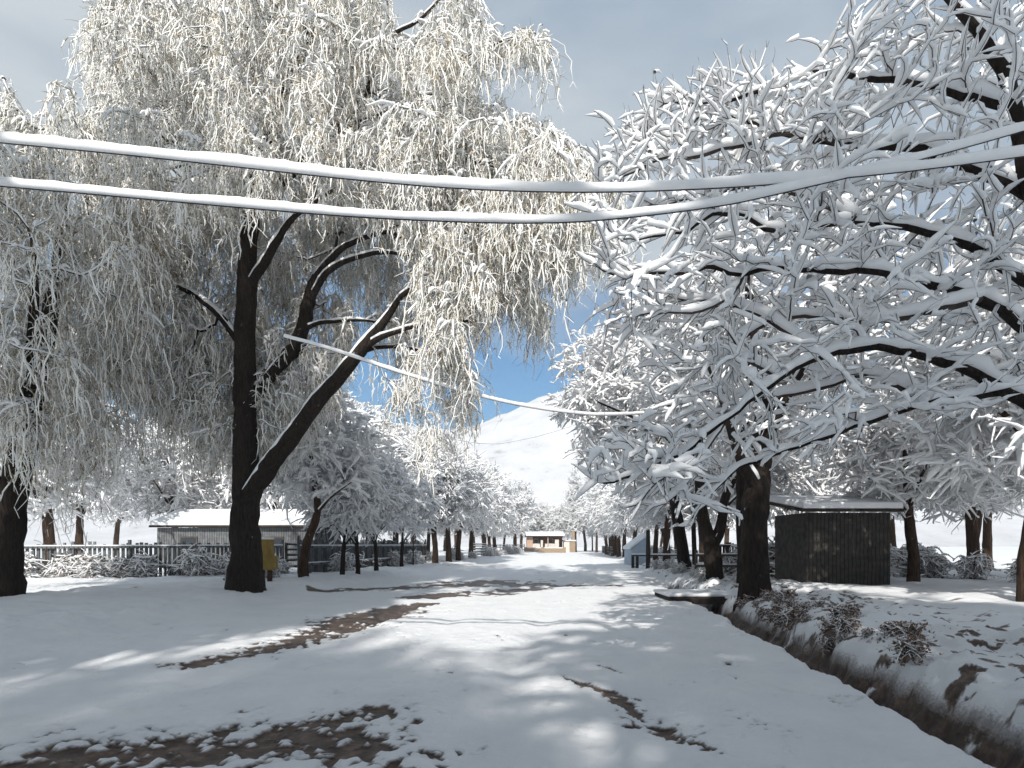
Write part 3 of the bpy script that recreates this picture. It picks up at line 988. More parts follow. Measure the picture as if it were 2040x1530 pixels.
# ------------------------------------------------------------------ kinds of tree that are copied
def proto_tree(name, h, lean, crown_c, crown_r, n, label, cat='tree', seedshift=0, trunk_r=0.2, forks=3, bark='bark_brown', zlow=None, **kw):
    r = random.Random(seedshift)
    pts = [(0, 0, -0.15), (0.02, 0, h * 0.12), (lean * 0.35, 0.03, h * 0.3), (lean * 0.8, 0.0, h * 0.5), (lean, 0.05, h * 0.75)]
    limbs = [smooth_line(pts, [trunk_r * 1.25, trunk_r, trunk_r * 0.88, trunk_r * 0.6, trunk_r * 0.2], 0.3)]
    for i in range(forks):
        a = 2 * math.pi * i / forks + r.uniform(-0.5, 0.5)
        z = h * r.uniform(0.27, 0.42)
        s = np.array([lean * z / (h * 0.6), 0.02, z])
        o = np.array([math.cos(a) * crown_r[0], math.sin(a) * crown_r[1], 0])
        limbs.append(smooth_line([s, s + o * 0.22 + [0, 0, h * 0.13], s + o * 0.55 + [0, 0, h * 0.24]], [trunk_r * 0.55, trunk_r * 0.38, trunk_r * 0.12], 0.3))
    g = grow(limbs, ellipsoid(crown_c, crown_r, n, 0.25, zlow or h * 0.24), 0.3, 0.10, 0.008, 0.46, 0.07)
    return make_tree(name, (0, 0, 0), g, label, cat, None, bark, **kw)


def drop(o, px, py_foot, rz, sc):
    """stand a thing on the ground under a photo point"""
    p = ground_at(px, py_foot)
    o.location = (p[0], p[1], gh(p[0], p[1]) - 0.05)
    o.rotation_euler = (0, 0, rz)
    o.scale = (sc, sc, sc)
    return o.location


def spot(px, py_foot):
    p = ground_at(px, py_foot)
    return (p[0], p[1], gh(p[0], p[1]) - 0.05)


pA = proto_tree('roadside_tree', 8.5, -0.5, (-0.3, 0, 5.9), (3.2, 3.2, 3.3), 420, 'x', seedshift=1, trunk_r=0.21, twig_n=3, twig_len=(0.3, 0.9), snow_h=0.115, wk=0.62, twig='frosted_twig', twig_r=0.0055, second=1)
pB = proto_tree('roadside_tree', 9.5, 0.35, (0.2, 0, 6.2), (3.6, 3.4, 3.6), 420, 'x', seedshift=2, trunk_r=0.24, forks=4, twig_n=3, twig_len=(0.3, 0.9), snow_h=0.12, wk=0.62, twig='frosted_twig', twig_r=0.0055, second=1, leaves=0.1)
pC = proto_tree('poplar_tree', 14, 0.2, (0.1, 0, 8.0), (1.6, 1.6, 6.2), 420, 'x', seedshift=3, trunk_r=0.16, forks=2, twig_n=3, twig_len=(0.4, 1.1), droop=0.0, up=0.5, snow_h=0.12, twig='frosted_twig', twig_r=0.0055, second=1)
pD = proto_tree('young_tree', 6.2, 0.3, (0.2, 0, 4.9), (2.7, 2.7, 2.5), 240, 'x', seedshift=4, trunk_r=0.13, forks=4, zlow=2.7, bark='bark', twig_n=3, twig_len=(0.3, 0.9), droop=0.4, up=0.2, snow_h=0.13, wk=0.6, twig='frosted_twig', twig_r=0.005, second=2)


def place(proto, px, pyf, rz, sc, label, group, first=[]):
    loc = spot(px, pyf)
    if proto.name in first:
        return copy_tree(proto, loc, rz, sc, label, group)
    first.append(proto.name)
    proto.location = loc
    proto.rotation_euler = (0, 0, rz)
    proto.scale = (sc, sc, sc)
    tag(proto, label, None, group)
    return proto


# ditch side, farther along
for (pr, px, pyf, rz, sc, lab) in [
    (pB, 1328, 1128, 0.3, 1.05, 'brown trunk rising just behind the handrail of the footbridge'),
    (pA, 1306, 1123, 2.0, 0.95, 'slim reddish trunk beside the dark round post'),
    (pA, 1262, 1116, 3.6, 1.05, 'snowy tree with a curved thin trunk at the peak of the pale blue roof'),
    (pB, 1244, 1113, 1.1, 0.9, 'sunlit brown trunk just before the pale blue roof'),
    (pA, 1233, 1111, 5.0, 1.15, 'stubby leaning trunk nearest the road in the far cluster'),
    (pB, 1222, 1108, 4.1, 1.2, 'second far trunk, between the stubby leaning one and the last grey one'),
    (pA, 1208, 1105, 0.6, 1.25, 'last grey trunk of the ditch row, closest to the distant house'),
]:
    place(pr, px, pyf, rz, sc, lab, RG)

# willow side, farther along
LG = 'snowy trees along the road behind the willow'
lean_pts = [(607, 1170), (604, 1130), (612, 1080), (632, 1022), (627, 960), (619, 890), (612, 820)]
LY = 23.0
lb = at(607, 1168, LY); lb[2] = gh(lb[0], lb[1]) - 0.1
gl = grow([smooth_line([at(a, b, LY) for a, b in lean_pts], [0.24, 0.20, 0.18, 0.15, 0.12, 0.09, 0.04], 0.3),
           smooth_line([at(632, 1022, LY), at(660, 990, LY - 0.5), at(700, 960, LY - 1)], [0.06, 0.045, 0.02], 0.3)],
          np.vstack([ellipsoid((-7.7, 23.2, 5.4), (2.3, 2.3, 2.3), 150, 0.25, 2.9)]), 0.3, 0.1, 0.008, 0.46, 0.07)
make_tree('roadside_tree', lb, gl, 'young crooked tree with a brown trunk beside the yellow box', 'tree', LG, 'bark_brown', twig_n=3, twig_len=(0.3, 0.9),
          droop=0.4, snow_h=0.13, wk=0.6, twig='frosted_twig', twig_r=0.005, second=2)
for (pr, px, pyf, rz, sc, lab) in [
    (pD, 682, 1158, 0.4, 0.78, 'small shaded tree with a reddish leaning trunk beyond the crooked tree'),
    (pD, 713, 1156, 2.2, 0.72, 'spindly dark sapling bent near its foot, between two leaning trunks'),
    (pD, 750, 1152, 4.0, 0.76, 'small shaded tree with a dark slanting trunk before the sunlit row'),
    (pD, 800, 1138, 5.2, 0.8, 'low shaded tree with a drooping crown beside the thin pole'),
    (pA, 867, 1128, 1.3, 1.02, 'sunlit tree with a straight reddish trunk at the start of the sunny row'),
    (pB, 894, 1126, 2.9, 0.92, 'tree whose trunk slants towards its neighbour like an upturned letter v'),
    (pA, 913, 1123, 4.4, 1.0, 'tree leaning away from the slanted trunk beside it'),
    (pB, 938, 1117, 0.2, 0.95, 'dark trunk at the near post of the small gate'),
    (pA, 975, 1110, 5.5, 1.0, 'pair-like dark trunk just past the small gate'),
    (pB, 986, 1108, 3.3, 0.9, 'slim trunk midway between the small gate and the house'),
    (pA, 1004, 1104, 2.4, 0.95, 'last dark trunk before the house at the road end'),
]:
    place(pr, px, pyf, rz, sc, lab, LG)

# trees in the yards behind both rows and beyond the house
BG = 'snowy trees in the yards behind the rows'


def yard(pr, x, y, rz, sc, lab, group=BG, first=['done']):
    loc = (x, y, gh(x, y) - 0.05 + max(0, y - 150) ** 1.3 * 0.002)
    if pr.get('used'):
        return copy_tree(pr, loc, rz, sc, lab, group)
    pr['used'] = 1
    pr.location = loc
    pr.rotation_euler = (0, 0, rz)
    pr.scale = (sc, sc, sc)
    return tag(pr, lab, None, group)


for p in (pA, pB, pD):
    p['used'] = 1
yl = 'snow laden tree in a yard behind the roadside rows'
for i, (x, y, pr, sc) in enumerate([
    (-15, 37, pA, 1.25), (-12.0, 43, pB, 1.3), (-18, 48, pB, 1.5), (-10.5, 52, pB, 1.2), (-22, 38, pA, 1.1), (-9, 62, pA, 1.0), (-16, 66, pB, 1.0), (-27, 52, pB, 1.1),
    (-3.6, 74, pA, 1.3), (-8, 84, pB, 1.5), (0.5, 98, pB, 1.25), (-5, 104, pB, 1.5), (-16, 95, pB, 1.1),
    (12.2, 13.6, pA, 1.0), (16.5, 17, pB, 1.1), (14.6, 21, pA, 0.9), (20, 25, pB, 1.0), (10.6, 26.5, pA, 0.95), (16, 34, pB, 1.05), (14.5, 44, pA, 1.1), (21, 42, pB, 1.1), (16, 56, pB, 1.1), (18, 68, pA, 1.1), (14.5, 80, pB, 1.0), (20, 88, pA, 1.1), (17, 100, pB, 1.1), (26, 70, pB, 1.2), (24, 30, pA, 1.1),
    (-24, 30, pB, 1.1), (-30, 40, pA, 1.2), (-33, 60, pB, 1.3), (-26, 75, pB, 1.3), (-40, 80, pB, 1.4), (-21, 84, pA, 1.3), (-31, 100, pB, 1.4), (-48, 70, pA, 1.4), (-19, 110, pB, 1.3),
    (-50, 100, pB, 1.6), (29, 44, pB, 1.2), (33, 56, pA, 1.3), (38, 72, pB, 1.4), (30, 90, pB, 1.4), (46, 84, pB, 1.5), (36, 110, pB, 1.5), (22, 22, pB, 1.0), (28, 34, pA, 1.15), (56, 100, pB, 1.6),
]):
    yard(pr, x, y, i * 1.7, sc, yl)
HG = 'pale trees behind the house at the road end'
hl = 'tall snow whitened tree rising behind the house at the end of the road'
for i, (x, y, pr, sc) in enumerate([
    (2, 128, pB, 1.35), (6.5, 131, pA, 1.2), (10.5, 127, pB, 1.1), (16.5, 130, pA, 1.5), (13.5, 122, pC, 1.25), (17.0, 116, pC, 1.45), (-4, 126, pA, 1.0), (20, 118, pB, 1.1), (23, 128, pC, 1.0),
    (19.5, 140, pC, 1.05), (14.0, 145, pC, 0.9), (27, 140, pB, 1.3), (-9, 138, pB, 1.2), (1, 150, pB, 1.1), (9, 155, pA, 1.2), (31, 120, pA, 1.3), (-14, 120, pB, 1.2),
]):
    yard(pr, x, y, i * 2.3, sc, hl, HG)

# tall willow off to the side, in the yard behind the great one
yw_limbs = [smooth_line([(-13.2, 15, 0), (-13.1, 15, 2), (-12.7, 15.2, 5), (-12.2, 15.3, 8), (-11.7, 15.2, 11)], [0.45, 0.36, 0.28, 0.18, 0.07], 0.35),
            smooth_line([(-13.0, 15, 2.6), (-14.5, 14.6, 5), (-16.2, 14.3, 7.5), (-17.5, 14.2, 9)], [0.22, 0.17, 0.1, 0.05], 0.35),
            smooth_line([(-12.8, 15.1, 4.2), (-11.3, 13.6, 6.2), (-10.4, 12.6, 8.0)], [0.18, 0.13, 0.05], 0.35)]
ytg = ellipsoid((-13.0, 15.0, 8.6), (4.6, 3.6, 5.0), 560, 0.3, 3.4)
pW = make_willow('willow_tree', (-13.2, 15, 0), yw_limbs, ytg, 'second weeping willow in the yard beside the huge one, white with snow', 14, (0.6, 1.8), 0.010)
pW['used'] = 1

# crowns standing behind the photographer: their shade falls across the near road
shade = [((3.2, -9.0), pB, 0.4, (1.75, 1.7, 2.0), 'tall tree standing by the ditch behind the viewpoint'),
         ((5.6, -15.5), pA, 3.4, (2.1, 2.0, 2.5), 'second tall tree by the ditch behind the viewpoint'),
         ((-6.2, -17.0), pW, 2.2, (1.2, 1.3, 1.6), 'tall willow on the yard side behind the viewpoint'),
         ((-10.2, -1.2), pB, 2.9, (1.3, 1.3, 2.35), 'very tall tree in the yard on the willow side of the viewpoint'),
         ((-11.6, -5.5), pA, 0.9, (1.5, 1.5, 2.8), 'slimmer tall tree, behind the viewpoint on the willow side')]
for (x, y), pr, rz, sc, lab in shade:
    yard(pr, x, y, rz, sc, lab, 'tall trees behind the viewpoint')


# ------------------------------------------------------------------ cables
def cable(name, pts, snow_r, label, wire_r=0.009, lo=0.0, hi=1.0):
    line, _ = smooth_line(pts, 0.01, 0.09)
    root = empty(name, tuple(line[0]))
    tag(root, label, 'cable', 'cables over the road')
    mb = MB()
    conn = np.ones(len(line), bool)
    conn[-1] = False
    tube(mb, line - line[0], np.full(len(line), wire_r), conn, 6)
    mb.build('wire', M['cable'], root, True)
    mb = MB()
    s = np.cumsum(np.r_[0, np.linalg.norm(np.diff(line, axis=0), axis=1)])
    lump = 1 + 0.22 * (vnoise(s * 2.3, s * 0, 3) - 0.5) + 0.16 * (vnoise(s * 9, s * 0, 4) - 0.5)
    n = len(line)
    T = tangents(line, conn)
    B = np.array([0, 0, 1.0]) - T * T[:, 2:3]
    B = unit(B)
    A = np.cross(T, B)
    V, q, _ = rings(line - line[0] + B * (snow_r * lump * 0.93)[:, None], A, B, snow_r * lump * 0.84, snow_r * lump, conn, 12)
    mb.add(V, q)
    mb.build('snow_sleeve', M['branch_snow'], root, True)
    return root


Wc = 5.6
cable('overhead_cable', [at(-700, 215, 5.9), at(-200, 265, 5.8), at(200, 303, 5.7), at(490, 334, Wc), at(700, 357, Wc), at(900, 374, Wc), at(1100, 382, Wc), at(1300, 380, Wc), at(1550, 366, Wc), at(1900, 330, 5.7), at(2300, 270, 5.9), at(2700, 190, 6.2)],
      0.052, 'upper cable crossing the road with a thick sleeve of snow')
cable('overhead_cable', [at(-700, 300, 5.9), at(-200, 352, 5.8), at(200, 388, 5.7), at(490, 414, Wc), at(700, 431, Wc), at(900, 441, Wc), at(1060, 444, Wc), at(1200, 438, Wc), at(1400, 415, Wc), at(1550, 386, Wc), at(1900, 300, 5.7), at(2300, 180, 5.9), at(2700, 40, 6.2)],
      0.044, 'lower cable crossing the road just beneath the thickest snowy cable')
cable('overhead_cable', [at(565, 672, 13.6), at(640, 692, 13.6), at(720, 718, 13.7), at(800, 745, 13.8), at(950, 789, 14), at(1060, 813, 14.2), at(1150, 825, 14.5), at(1220, 828, 15), at(1330, 822, 16.5)],
      0.046, 'slanting snowy cable running from the willow down across the blue gap')
cable('overhead_cable', [at(860, 868, 60), at(970, 884, 62), at(1040, 876, 66), at(1120, 855, 72), at(1220, 820, 80)],
      0.035, 'faint thin cable far off before the mountain', 0.02)

# ------------------------------------------------------------------ house at the end of the road
HYY = 115.0


def hx(px):
    return (px - CX) / F * HYY


def hz_(py):
    return EYE + (HY - py) / F * HYY


hb = empty('house', (hx(1092), HYY, 0))
tag(hb, 'low house with a red brown porch and snowy roof at the end of the road', 'house')
ox = hx(1092)
GZ = gh(ox, HYY) - 0.05


def hbox(name, x0, x1, y0, y1, z0, z1, mat, parent, bevel=0.0):
    mb = MB()
    mb.box(x0 - ox, x1 - ox, y0, y1, z0, z1)
    return mb.build(name, M[mat], parent, False, bevel)


hbox('side_wall', hx(1050), hx(1062), 1.0, 7, GZ, hz_(1070), 'peach', hb)
hbox('back_wall', hx(1062), hx(1123), 3.0, 7, GZ, hz_(1069), 'rust', hb)
for a, b in ((1064, 1074), (1092, 1104)):
    w = hbox('window', hx(a), hx(b), 2.94, 3.02, hz_(1083), hz_(1073), 'cream', hb)
    hbox('pane', hx(a) + 0.1, hx(b) - 0.1, 2.90, 2.938, hz_(1083) + 0.1, hz_(1073) - 0.1, 'pane', w)
hbox('door', hx(1081), hx(1087), 2.93, 3.02, GZ, hz_(1076), 'dark_wood', hb)
hbox('porch_wall', hx(1062), hx(1076), 0.8, 1.0, GZ, hz_(1083), 'plaster', hb)
hbox('porch_wall', hx(1086), hx(1106), 0.8, 1.0, GZ, hz_(1083), 'plaster', hb)
hbox('porch_post', hx(1091), hx(1093), 0.6, 0.79, GZ, hz_(1069.5), 'peach', hb)
hbox('porch_post', hx(1077.5), hx(1082), 0.6, 0.79, GZ, hz_(1076), 'plaster', hb)
hbox('porch_post', hx(1106), hx(1114), 0.55, 1.1, GZ, hz_(1075), 'plaster', hb)
mb = MB()
za, zb, zc = hz_(1069), hz_(1062), hz_(1069.5)
for k, (x0, x1) in enumerate(((hx(1047), hx(1126)),)):
    x0 -= ox; x1 -= ox
    prof = [(0.2, za), (4.0, hz_(1061.5)), (7.8, za)]
    for (ya, z1), (yb, z2) in zip(prof[:-1], prof[1:]):
        v = [(x0, ya, z1), (x1, ya, z1), (x1, yb, z2), (x0, yb, z2), (x0, ya, z1 + 0.14), (x1, ya, z1 + 0.14), (x1, yb, z2 + 0.14), (x0, yb, z2 + 0.14)]
        mb.add(v, [(0, 3, 2, 1), (4, 5, 6, 7), (0, 1, 5, 4), (2, 3, 7, 6), (0, 4, 7, 3), (1, 2, 6, 5)])
rf = mb.build('roof', M['dark_wood'], hb)
mb = MB()
for (ya, z1), (yb, z2) in zip(prof[:-1], prof[1:]):
    v = [(x0 + .05, ya + .05, z1 + .145), (x1 - .05, ya + .05, z1 + .145), (x1 - .05, yb, z2 + .145), (x0 + .05, yb, z2 + .145),
         (x0 + .05, ya + .05, z1 + 0.36), (x1 - .05, ya + .05, z1 + 0.36), (x1 - .05, yb, z2 + 0.36), (x0 + .05, yb, z2 + 0.36)]
    mb.add(v, [(0, 3, 2, 1), (4, 5, 6, 7), (0, 1, 5, 4), (2, 3, 7, 6), (0, 4, 7, 3), (1, 2, 6, 5)])
mb.build('snow_cover', M['snow'], rf)
hbox('chimney', hx(1141), hx(1147), 2.0, 2.7, hz_(1080), hz_(1057), 'brick', hb)
hbox('annex_wall', hx(1126), hx(1148), 1.6, 5, GZ, hz_(1078), 'brick', hb)
hbox('annex_roof', hx(1124), hx(1149.5), 1.4, 5.3, hz_(1078) + 0.004, hz_(1078) + 0.24, 'snow', hb)
dr = hbox('garage_door', hx(1124.5), hx(1136), 1.5, 1.59, GZ, hz_(1079), 'cream', hb)
hbox('lintel', hx(1122.5), hx(1137.5), 1.42, 1.58, hz_(1079) + 0.003, hz_(1076.5), 'rust', hb)

fw = empty('stone_wall', (ox, HYY - 3.2, 0))
tag(fw, 'low tan stone garden wall with snow along its top before the house', 'wall')
hbox('masonry', hx(1046), hx(1122), 0, 0.35, GZ - 0.1, hz_(1092), 'brick', fw)
hbox('snow_cap', hx(1046) - 0.03, hx(1122) + 0.03, -0.03, 0.38, hz_(1092) + 0.003, hz_(1092) + 0.18, 'snow', fw)
for a in (1046.5, 1079.5, 1121.5):
    hbox('pillar', hx(a) - 0.3, hx(a) + 0.3, -0.1, 0.45, GZ - 0.1, hz_(1090), 'brick', fw)

# ------------------------------------------------------------------ shed with snowy roof in the yard beside the willow


def shed(name, cx, y, w, d, h, rise, wall, label, lean=False, base=0.0):
    r = empty(name, (cx, y, base))
    tag(r, label, 'shed')
    mb = MB()
    mb.box(-w / 2, w / 2, 0, d, -0.2, h)
    mb.build('wall', M[wall], r)
    mb, ms = MB(), MB()
    e = 0.3
    if lean:
        prof = [(-e, h + 0.01), (d + e, h + rise)]
    else:
        prof = [(-e, h + 0.01), (d / 2, h + rise), (d + e, h + 0.01)]
    for (ya, z1), (yb, z2) in zip(prof[:-1], prof[1:]):
        for m_, lo, hi, s in ((mb, 0, 0.10, 0), (ms, 0.104, 0.34, 0.03)):
            x0, x1 = -w / 2 - e + s, w / 2 + e - s
            v = [(x0, ya, z1 + lo), (x1, ya, z1 + lo), (x1, yb, z2 + lo), (x0, yb, z2 + lo), (x0, ya, z1 + hi), (x1, ya, z1 + hi), (x1, yb, z2 + hi), (x0, yb, z2 + hi)]
            m_.add(v, [(0, 3, 2, 1), (4, 5, 6, 7), (0, 1, 5, 4), (2, 3, 7, 6), (0, 4, 7, 3), (1, 2, 6, 5)])
    roof = mb.build('roof', M['dark_wood'], r)
    ms.build('snow_cover', M['snow'], roof, False, 0.06)
    for sx in (() if lean else (-0.3, 0.25)):
        mw = MB()
        mw.box(w * sx - 0.5, w * sx + 0.5, -0.05, 0.0 - 0.003, h * 0.38, h * 0.78)
        wn = mw.build('window', M['wood'], r)
        mp = MB()
        mp.box(w * sx - 0.42, w * sx + 0.42, -0.06, -0.052, h * 0.38 + 0.08, h * 0.78 - 0.08)
        mp.build('pane', M['pane'], wn)
    return r


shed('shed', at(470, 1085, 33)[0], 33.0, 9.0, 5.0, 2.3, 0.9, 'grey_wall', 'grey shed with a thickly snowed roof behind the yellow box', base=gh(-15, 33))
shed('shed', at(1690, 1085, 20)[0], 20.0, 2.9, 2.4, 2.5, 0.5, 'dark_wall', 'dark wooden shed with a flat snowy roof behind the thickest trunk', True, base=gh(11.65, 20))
# hedge-high grey board fence behind the small shaded trees
def fence(name, a, b, h, mat, label, rails=(0.35, 0.75, 1.1), n=None, board=False, snow=True):
    a, b = np.array(a, float), np.array(b, float)
    r = empty(name, (a[0], a[1], 0))
    tag(r, label, 'fence')
    L = np.hypot(b[0] - a[0], b[1] - a[1])
    n = n or max(2, int(L / 1.9) + 1)
    t = (b - a) / L
    nn = np.array([-t[1], t[0]])
    zs = []
    for i in range(n):
        p = t * L * i / (n - 1)
        z = gh(a[0] + p[0], a[1] + p[1])
        zs.append(z)
        mb = MB()
        mb.bar((p[0], p[1], z - 0.2), (p[0] + random.uniform(-.03, .03), p[1], z + h + random.uniform(-0.04, 0.08)), 0.10, 0.10)
        mb.build('post', M[mat], r, False)
    mb, ms = MB(), MB()
    z0 = min(zs)
    for q in rails:
        pa = np.array([*(nn * -0.08), z0 + q])
        pb = np.array([*(t * L + nn * -0.08), z0 + q + random.uniform(-0.06, 0.06)])
        mb.bar(pa, pb, 0.05, 0.09)
        if snow:
            ms.bar(pa + [0, 0, 0.073], pb + [0, 0, 0.073], 0.065, 0.05)
    if board:
        k = 0.0
        while k < L:
            p = t * k
            hh = h * random.uniform(0.85, 1.0)
            mb.bar((p[0], p[1], z0 - 0.05), (p[0], p[1], z0 + hh), random.uniform(0.09, 0.14), 0.03)
            k += random.uniform(0.15, 0.19)
    mb.build('rails', M[mat], r)
    if snow:
        ms.build('snow_strips', M['snow'], r)
    return r


p0, p1 = ground_at(542, 1158), ground_at(602, 1150)
fence('rail_fence', p0[:2] + [0, 1.6], p1[:2] + [0, 1.6], 1.45, 'wood', 'dark rail gate with snow lines on its rails beside the yellow box', (0.3, 0.6, 0.85, 1.1, 1.35), 3)
fence('board_fence', (-9.6, 26), (-6.6, 44), 1.7, 'grey_wall', 'grey board fence behind the small shaded trees', (0.5, 1.3), None, True)
fence('board_fence', (-19.5, 22.5), (-10.4, 26.2), 1.55, 'grey_wall', 'grey board fence running from the shed towards the second willow', (0.5, 1.3), None, True)
p0, p1 = ground_at(936, 1117), ground_at(968, 1113)
fence('rail_gate', p0[:2], p1[:2], 1.45, 'wood', 'small grey gate with snow along its top rail among far dark trunks', (0.3, 0.6, 0.9, 1.2, 1.4), 2)
fence('picket_fence', (10.5, 29.5), (14.5, 30.5), 1.5, 'dark_wood', 'dark picket fence with snow behind the forked trunk', (0.5, 1.3), None, True)
fence('picket_fence', (7.9, 24.8), (12.5, 24.0), 1.0, 'wood', 'low fence with a snowy top rail behind the thickest trunk', (0.45, 0.9), None, False)
fence('rail_fence', (-3.6, 75), (2.4, 112), 1.4, 'wood', 'weathered fence leading from the small gate to the house', (0.5, 1.0, 1.3), 14)
fence('wire_fence', (13.0, 75), (17.5, 112), 1.3, 'wood', 'far pale fence at the end of the ditch row', (0.5, 0.9, 1.2), 12)

# footbridge handrail, the dark round post and the pale blue lean-to beyond it
hr = empty('handrail', tuple(spot(1258, 1134)))
tag(hr, 'snow capped wooden handrail of the footbridge beside the round post', 'handrail')
pL, pR = spot(1252, 1134), spot(1380, 1134)
LL = pR[0] - pL[0]
mb = MB(); mb.bar((0, 0, 0.86), (LL, 0, 0.86), 0.10, 0.09); mb.build('rail', M['wood'], hr)
mb = MB(); mb.bar((0, 0, 0.95), (LL, 0, 0.95), 0.12, 0.085); mb.build('snow_strip', M['snow'], hr, False, 0.03)
for k in (0.02, 0.09, 0.55, 0.97):
    mb = MB(); mb.bar((LL * k, 0.0, -0.15), (LL * k, 0.0, 0.81), 0.16, 0.12); mb.build('post', M['dark_wood'], hr)
mb = MB(); mb.bar((0, 0.0, 0.12), (LL * 0.09, 0.0, 0.12), 0.08, 0.08); mb.build('lower_rail', M['wood'], hr)


def pole(name, px, pyf, top_py, r, mat, label, cat='pole', arm=False, Y=None):
    p = ground_at(px, pyf) if Y is None else at(px, HY, Y)
    z = gh(p[0], p[1])
    H = EYE + (HY - top_py) / F * p[1] - z
    root = empty(name, (p[0], p[1], z))
    tag(root, label, cat)
    pts, rr = smooth_line([(0, 0, -0.2), (0.01, 0, H * 0.5), (0, 0, H)], [r, r * 0.92, r * 0.8], 0.5)
    mb = MB(); c = np.ones(len(pts), bool); c[-1] = False
    tube(mb, pts, rr, c, 12, 0)
    mb.build('shaft', M[mat], root, True)
    mb = MB()
    cp, cr_ = smooth_line([(0, 0, H - 0.02), (0, 0, H + 0.05), (0, 0, H + 0.10), (0, 0, H + 0.12)], [r * 0.85, r * 0.9, r * 0.6, 0.005], 0.03)
    c = np.ones(len(cp), bool); c[-1] = False
    tube(mb, cp, cr_, c, 12); mb.build('snow_cap', M['snow'], root, True)
    if arm:
        mb = MB(); mb.bar((-0.5, 0, H - 0.3), (0.5, 0, H - 0.3), 0.08, 0.1); mb.build('crossarm', M[mat], root)
    return root


pole('post', 1291, 1136, 1055, 0.15, 'dark_wood', 'dark round wooden post rising through the footbridge handrail', 'post')
pole('utility_pole', 732, 1147, 864, 0.11, 'dark_wood', 'dark utility pole above the small shaded trees', 'utility pole', True, Y=34)
pole('thin_pole', 823, 1132, 1045, 0.045, 'dark_wood', 'very thin dark pole before the shaded trees', 'pole')

# pale blue peaked lean-to
bx = spot(1257, 1128)
lt = empty('lean_to', tuple(bx))
tag(lt, 'pale blue lean-to with a slanting snowy edge behind the handrail', 'shed')
by = bx[1]
w1 = 35 / F * by
h1, h0 = (1128 - 1066) / F * by, (1128 - 1094) / F * by
mb = MB()
v = [(0, 0, -0.1), (w1, 0, -0.1), (w1, 0, h1), (0, 0, h0), (0, 2.5, -0.1), (w1, 2.5, -0.1), (w1, 2.5, h1), (0, 2.5, h0)]
mb.add(v, [(0, 1, 2, 3), (5, 4, 7, 6), (1, 5, 6, 2), (4, 0, 3, 7), (0, 4, 5, 1), (3, 2, 6, 7)])
mb.build('wall', M['blue_wall'], lt)
mb = MB()
v = [(-.12, -.12, h0 - .03), (w1 + .05, -.12, h1 + .03), (w1 + .05, 2.6, h1 + .03), (-.12, 2.6, h0 - .03)]
v2 = [(a, b, c + 0.2) for a, b, c in v]
mb.add(v + v2, [(0, 3, 2, 1), (4, 5, 6, 7), (0, 1, 5, 4), (2, 3, 7, 6), (0, 4, 7, 3), (1, 2, 6, 5)])
mb.build('roof_snow', M['snow'], lt, False, 0.05)

# plank bridge over the ditch
cb = empty('plank_bridge', (3.2 + 0.13 * 17, 16.9, 0))
tag(cb, 'flat plank bridge under snow crossing the ditch beside the thickest trunk', 'bridge')
mb = MB()
mb.box(-1.0, 1.35, -0.75, 0.95, 0.02, 0.13)
mb.build('deck', M['dark_wood'], cb, False, 0.01)
mb = MB()
mb.box(-1.05, 1.36, -0.73, 0.95, 0.134, 0.23)
mb.build('snow_cover', M['snow'], cb, False, 0.04)
mb = MB()
mb.box(-0.9, 1.3, -0.86, -0.755, -0.06, 0.10)
mb.build('beam', M['dark_wood'], cb)

# yellow box on legs
yb_ = spot(527, 1176)
yx = empty('yellow_box', yb_)
tag(yx, 'mustard yellow wooden box on two stubby legs beside the huge willow trunk', 'box')
sc = yb_[1] / F
mb = MB(); mb.box(-12 * sc, 11 * sc, 0, 0.35, 27 * sc, 88 * sc); mb.build('body', M['yellow'], yx, False, 0.015)
mb = MB(); mb.box(4 * sc, 20 * sc, -0.04, 0.3, 29 * sc, 56 * sc); mb.build('side_bin', M['yellow'], yx, False, 0.015)
mb = MB(); mb.box(-20 * sc, -12.3 * sc, 0.05, 0.3, 36 * sc, 78 * sc); mb.build('side_panel', M['yellow'], yx, False, 0.01)
mb = MB(); mb.box(-13 * sc, 12 * sc, -0.02, 0.37, 88.3 * sc, 92 * sc); mb.build('snow_cap', M['snow'], yx, False, 0.03)
for s in (-8, 7):
    mb = MB(); mb.box((s - 3) * sc, (s + 3) * sc, 0.05, 0.25, -0.1, 26.6 * sc); mb.build('leg', M['bark_brown'], yx, False, 0.008)


